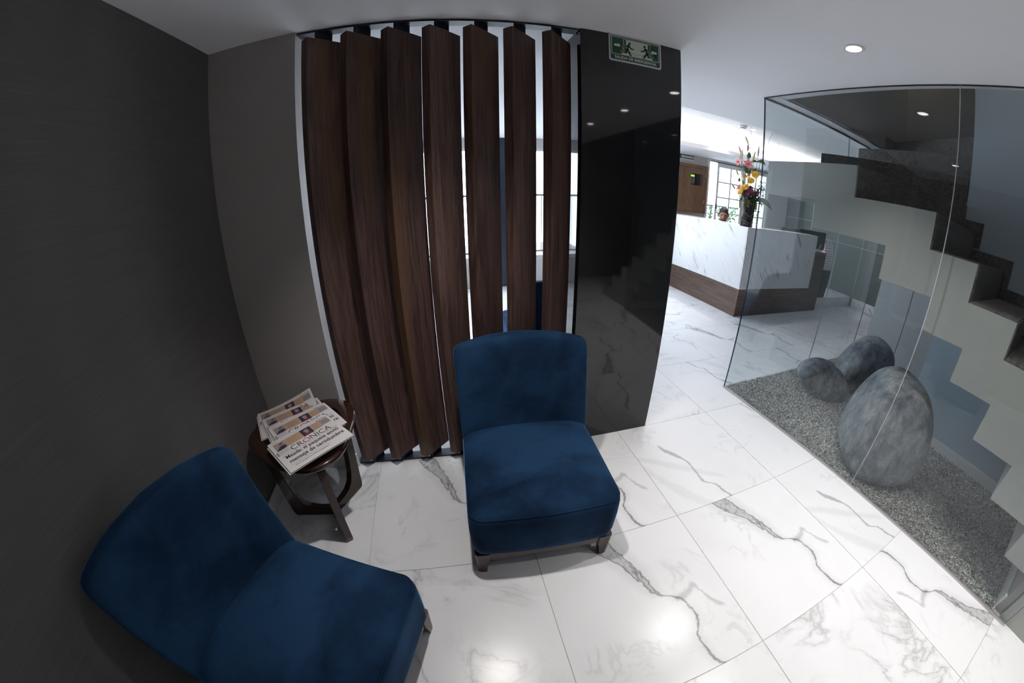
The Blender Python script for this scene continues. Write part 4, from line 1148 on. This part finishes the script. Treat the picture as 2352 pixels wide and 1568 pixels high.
def gerbera(s, z, d, dirv, R_, label):
    p = bq(s, z, d); t = thing('gerbera', label, 'flower', p); t.rotation_euler = orient(dirv)
    V, F = [], []
    for lay, (n, rr, h) in enumerate(((22, 1.0, 0), (18, .8, .005), (13, .55, .009))):
        for k in range(n):
            a = 2 * pi * k / n + lay * .1; w = 1.1 * pi * rr * R_ / n * .8; c, s_ = cos(a), sin(a)
            for (x, y, zz) in ((-w * .4, R_ * .15, 0), (w * .4, R_ * .15, 0), (w, R_ * rr * .7, .006), (0, R_ * rr, .002), (-w, R_ * rr * .7, .006)):
                V.append((x * c - y * s_, x * s_ + y * c, zz + h))
            m = len(V) - 5; F.append((m, m + 1, m + 2, m + 3, m + 4))
    obj('petals', (V, F), 'yellow', t, world=False)
    obj('centre', lathe([(R_ * .28, .004), (R_ * .26, .014), (R_ * .12, .018), (.001, .016)], 14), 'orange', t, True, world=False)
    stem_to(t, MOUTH(s), p, .004)
gerbera(.062, 2.022, -.04, (tow.x, tow.y, .5), .07, 'highest yellow gerbera, right below the open pink lily')
gerbera(.004, 1.932, -.08, (tow.x, tow.y, .35), .062, 'yellow gerbera in the centre of the bouquet')
gerbera(-.062, 1.836, -.10, (tow.x - .35, tow.y + .3, .9), .065, 'yellow gerbera tilted up above the purple blooms')
gerbera(-.128, 1.762, -.09, (tow.x - .8, tow.y + .75, .5), .06, 'lowest yellow gerbera at the left over the vase rim')
orr = random.Random(4)
al0 = None
for k in range(24):
    s = orr.uniform(-.085, .115); z = 1.815 - .10 * orr.random() - .35 * max(0, abs(s - .03) - .06) + .03 * orr.random(); d = orr.uniform(-.13, -.03)
    p = bq(s, z, d); dv = Vector((tow.x, tow.y, .35)) + BR * (s * 4) + Vector((0, 0, orr.uniform(-.3, .4)))
    t = thing('alstroemeria', 'small purple alstroemeria bloom in the cluster over the vase rim', 'flower', p, 0, 'purple blooms over the vase rim'); t.rotation_euler = orient(dv)
    if al0 is None:
        q = obj('petals', join(*[xf(petal_vf(.042, .027, .6, .3, 4), Matrix.Rotation(2 * pi * j / 6, 4, 'Z')) for j in range(6)]), 'purple', t, True, world=False); al0 = q.data
    else: obj('petals', al0, None, t)
for k, (s, z) in enumerate(((-.045, 1.99), (-.025, 2.005), (-.075, 1.985))):
    p = bq(s, z, -.02); t = thing('orange_bloom', 'small orange bloom behind the central yellow gerbera', 'flower', p, 0, 'orange blooms in the bouquet'); t.rotation_euler = orient(tow)
    obj('petals', join(*[xf(petal_vf(.03, .022, .5, .2, 4), Matrix.Rotation(2 * pi * j / 5, 4, 'Z')) for j in range(5)]), 'orange', t, True, world=False)
def big_leaf(pts, w, mat, label):
    P_ = [Vector(p) for p in pts]; V, F = [], []; n = 12
    for j in range(n + 1):
        u = j / n; a = P_[0].lerp(P_[1], u); b = P_[1].lerp(P_[2], u); c = a.lerp(b, u); ww = w * sin(pi * min(1, u * .93 + .07)) ** .9
        d = (b - a).normalized(); sd = d.cross(BD).normalized()
        V += [tuple(c - sd * ww + BD * .01), tuple(c), tuple(c + sd * ww + BD * .01)]
    for j in range(n):
        for i in (0, 1): F.append((3 * j + i, 3 * j + i + 1, 3 * j + i + 4, 3 * j + i + 3))
    o = obj('broad_leaf', (V, F), mat, None, True, loc=pts[0]); m = o.modifiers.new('thick', 'SOLIDIFY'); m.thickness = .0015
    return tag(o, label, 'leaf')
big_leaf([tuple(bq(.08, 1.68)), tuple(bq(.22, 1.74)), tuple(bq(.345, 1.565))], .035, 'leaf', 'broad green leaf drooping to the right of the vase behind glass')
big_leaf([tuple(bq(.09, 1.67)), tuple(bq(.18, 1.69)), tuple(bq(.205, 1.565))], .012, 'leaf', 'narrow green leaf bending down right of the vase')
big_leaf([tuple(bq(.095, 1.68, .03)), tuple(bq(.125, 1.60, .03)), tuple(bq(.105, 1.50, .03))], .018, 'lime', 'lime green leaf hanging close to the vase on its right')
big_leaf([tuple(bq(.075, 2.20)), tuple(bq(.13, 2.26)), tuple(bq(.20, 2.17))], .022, 'leaf', 'pointed green leaf high on the right seen through the glass')
big_leaf([tuple(bq(-.02, 2.02)), tuple(bq(-.09, 2.08)), tuple(bq(-.12, 2.16))], .028, 'leaf', 'dark green leaf under the open pink lily, pointing left')
big_leaf([tuple(bq(-.01, 1.98)), tuple(bq(-.035, 2.05)), tuple(bq(-.01, 2.12))], .02, 'leaf', 'dark upright leaf straight under the open pink lily')
big_leaf([tuple(bq(.01, 2.03)), tuple(bq(.04, 2.07)), tuple(bq(.075, 2.13))], .024, 'leaf', 'dark green leaf under the open pink lily, pointing right')
big_leaf([tuple(bq(-.055, 2.24)), tuple(bq(-.03, 2.29)), tuple(bq(-.05, 2.335))], .03, 'leaf', 'curled dark leaf below the topmost buds')
big_leaf([tuple(bq(.0, 2.21)), tuple(bq(.04, 2.225)), tuple(bq(.075, 2.205))], .018, 'leaf', 'short dark leaf right above the open lily')
big_leaf([tuple(bq(-.15, 1.90)), tuple(bq(-.165, 1.93)), tuple(bq(-.150, 1.96))], .02, 'leaf', 'small round dark leaf at the left by the cream bud')
fo = obj('filler_foliage', xf(leafy(520, .125, .15, 0, .024, 9), Matrix.Translation(bq(.02, 1.655))), 'leaf', None, loc=tuple(bq(.02, 1.655)), world=False)
tag(fo, 'dense dark green filler leaves around the purple blooms', 'foliage', kind='stuff')
fo = obj('fern_spray', xf(leafy(160, .06, .20, 0, .018, 10), Matrix.Translation(bq(.155, 1.74, .02))), 'leaf', None, loc=tuple(bq(.155, 1.74, .02)), world=False)
tag(fo, 'loose fern spray right of the bouquet behind the glass', 'foliage', kind='stuff')
fo = obj('berry_spray', xf(leafy(110, .05, .22, 0, .011, 12), Matrix.Translation(bq(-.165, 1.50, -.02))), 'leaf', None, loc=tuple(bq(-.165, 1.50, -.02)), world=False)
tag(fo, 'fine dark leaf spray hanging left of the vase', 'foliage', kind='stuff')
for s, z0, z1, w, lab in ((-.045, 1.70, 1.49, .03, 'olive green hanging tassel in front of the vase'), (-.115, 1.70, 1.545, .018, 'thin olive tassel hanging at the left edge of the vase'), (.0, 1.66, 1.56, .018, 'short olive tassel beside the long one')):
    V, F = [], []
    rr = random.Random(int(abs(s) * 1000)); nn = 90
    parts = []
    for k in range(nn):
        f = rr.random(); c = bq(s + rr.uniform(-1, 1) * w * (1 - .7 * f), z0 + (z1 - z0) * f, -.115 + rr.uniform(-.012, .012)); r = rr.uniform(.005, .009)
        parts.append(([tuple(c + Vector(v) * r) for v in ((1, 0, 0), (-1, 0, 0), (0, 1, 0), (0, -1, 0), (0, 0, 1.3), (0, 0, -1.3))], [(0, 2, 4), (2, 1, 4), (1, 3, 4), (3, 0, 4), (2, 0, 5), (1, 2, 5), (3, 1, 5), (0, 3, 5)]))
    o = obj('amaranth_tassel', join(*parts), 'moss', None, True, loc=tuple(bq(s, z0, -.1))); tag(o, lab, 'flower')
def twig(pts, r, label):
    o = obj('twig', tube([tuple(bq(*p)) for p in pts], [r * (1 - .7 * i / (len(pts) - 1)) for i in range(len(pts))], 6), 'stem', None, True, loc=tuple(bq(*pts[0]))); tag(o, label, 'twig')
twig([(-.02, 1.66, 0), (-.03, 2.0, .02), (-.045, 2.4, .02), (-.03, 2.50, .02), (-.028, 2.58, .02), (-.033, 2.66, .02), (-.028, 2.705, .02)], .004, 'straight curly-willow twig rising highest above the top bud')
twig([(.05, 1.66, 0), (.085, 1.95, .02), (.12, 2.2, .02), (.145, 2.36, .02), (.165, 2.43, .02), (.215, 2.47, .02), (.235, 2.55, .02), (.262, 2.63, .02)], .005, 'bent willow twig behind the glass nearest the bouquet')
twig([(.06, 1.66, .02), (.11, 1.88, .03), (.19, 2.06, .03), (.27, 2.24, .03), (.36, 2.33, .03), (.40, 2.41, .03), (.37, 2.46, .03), (.36, 2.52, .03)], .004, 'long willow twig reaching furthest right behind the glass')
twig([(-.05, 1.7, 0), (-.12, 2.0, 0), (-.14, 2.18, 0), (-.17, 2.25, 0), (-.21, 2.27, 0), (-.25, 2.245, 0), (-.27, 2.21, 0)], .004, 'leafy twig arching over the upper left lily')

# ---- ceiling fittings
def downlight(x, y, z, power, label, size=94, group='recessed ceiling downlights'):
    t = thing('downlight', label, 'ceiling light', (x, y, z), 0, group)
    obj('trim_ring', lathe([(.037, -.001), (.040, -.005), (.052, -.005), (.056, -.001), (.056, -.0002), (.037, -.0002)], 32), 'base', t, True, world=False, auto=radians(40))
    obj('lens', lathe([(.001, -.0035), (.034, -.0035), (.037, -.002), (.037, -.0006), (.001, -.0006)], 28), 'lens', t, world=False)
    L = bpy.data.lights.new('lamp', 'SPOT'); L.energy = power; L.spot_size = radians(size); L.spot_blend = .9; L.shadow_soft_size = .03; L.color = (1, .965, .93)
    lo = bpy.data.objects.new('lamp', L); COL.objects.link(lo); lo.parent = t; lo.location = (0, 0, -.012)
    return t
downlight(1.825, .985, CEIL, P_SPOT, 'round downlight in view on the ceiling between pillar and glass')
downlight(1.83, .14, CEIL, P_SPOT, 'downlight mirrored in the granite pillar as its middle bright spot')
downlight(1.84, -.74, CEIL, P_SPOT, 'downlight mirrored in the granite pillar as its leftmost bright spot')
downlight(.07, 1.05, CEIL, P_SPOT, 'downlight above the blue chair by the screen, lighting its seat')
downlight(4.457, 4.61, ZT, P_TRAY, 'farther downlight in the lit ceiling tray over reception', 110)
downlight(4.44, 4.05, ZT, P_TRAY, 'nearer downlight in the lit ceiling tray over reception', 110)
downlight(1.84, -1.62, CEIL, P_SPOT, 'unseen downlight added behind the viewer on the right row for bounce light')  # added lamp out of view, gives more bounce to the ceiling
downlight(3.2, .55, 3.9, 14, 'unseen neutral downlight added high in the stair shaft to brighten its wall', 120)  # added lamp, lightens the greige wall above the stair opening
sl = downlight(4.62, 1.70, 3.9, 2.5, 'warm downlight high up in the far corner of the stair shaft', 150)
for c_ in sl.children:
    if c_.type == 'LIGHT': c_.data.color = (1, .86, .45)
sd = thing('smoke_detector', 'white round smoke detector on the lit ceiling tray', 'smoke detector', (4.18, 4.03, ZT))
obj('housing', lathe([(.06, -.001), (.062, -.02), (.05, -.034), (.03, -.045), (.001, -.047)], 28), 'base', sd, True, world=False)
obj('slots', join(*[box((.045 * cos(a) - .004, .045 * sin(a) - .004, -.041), (.045 * cos(a) + .004, .045 * sin(a) + .004, -.033)) for a in np.linspace(0, 2 * pi, 13)[:-1]]), 'black', sd, world=False)
bpy.context.view_layer.update()
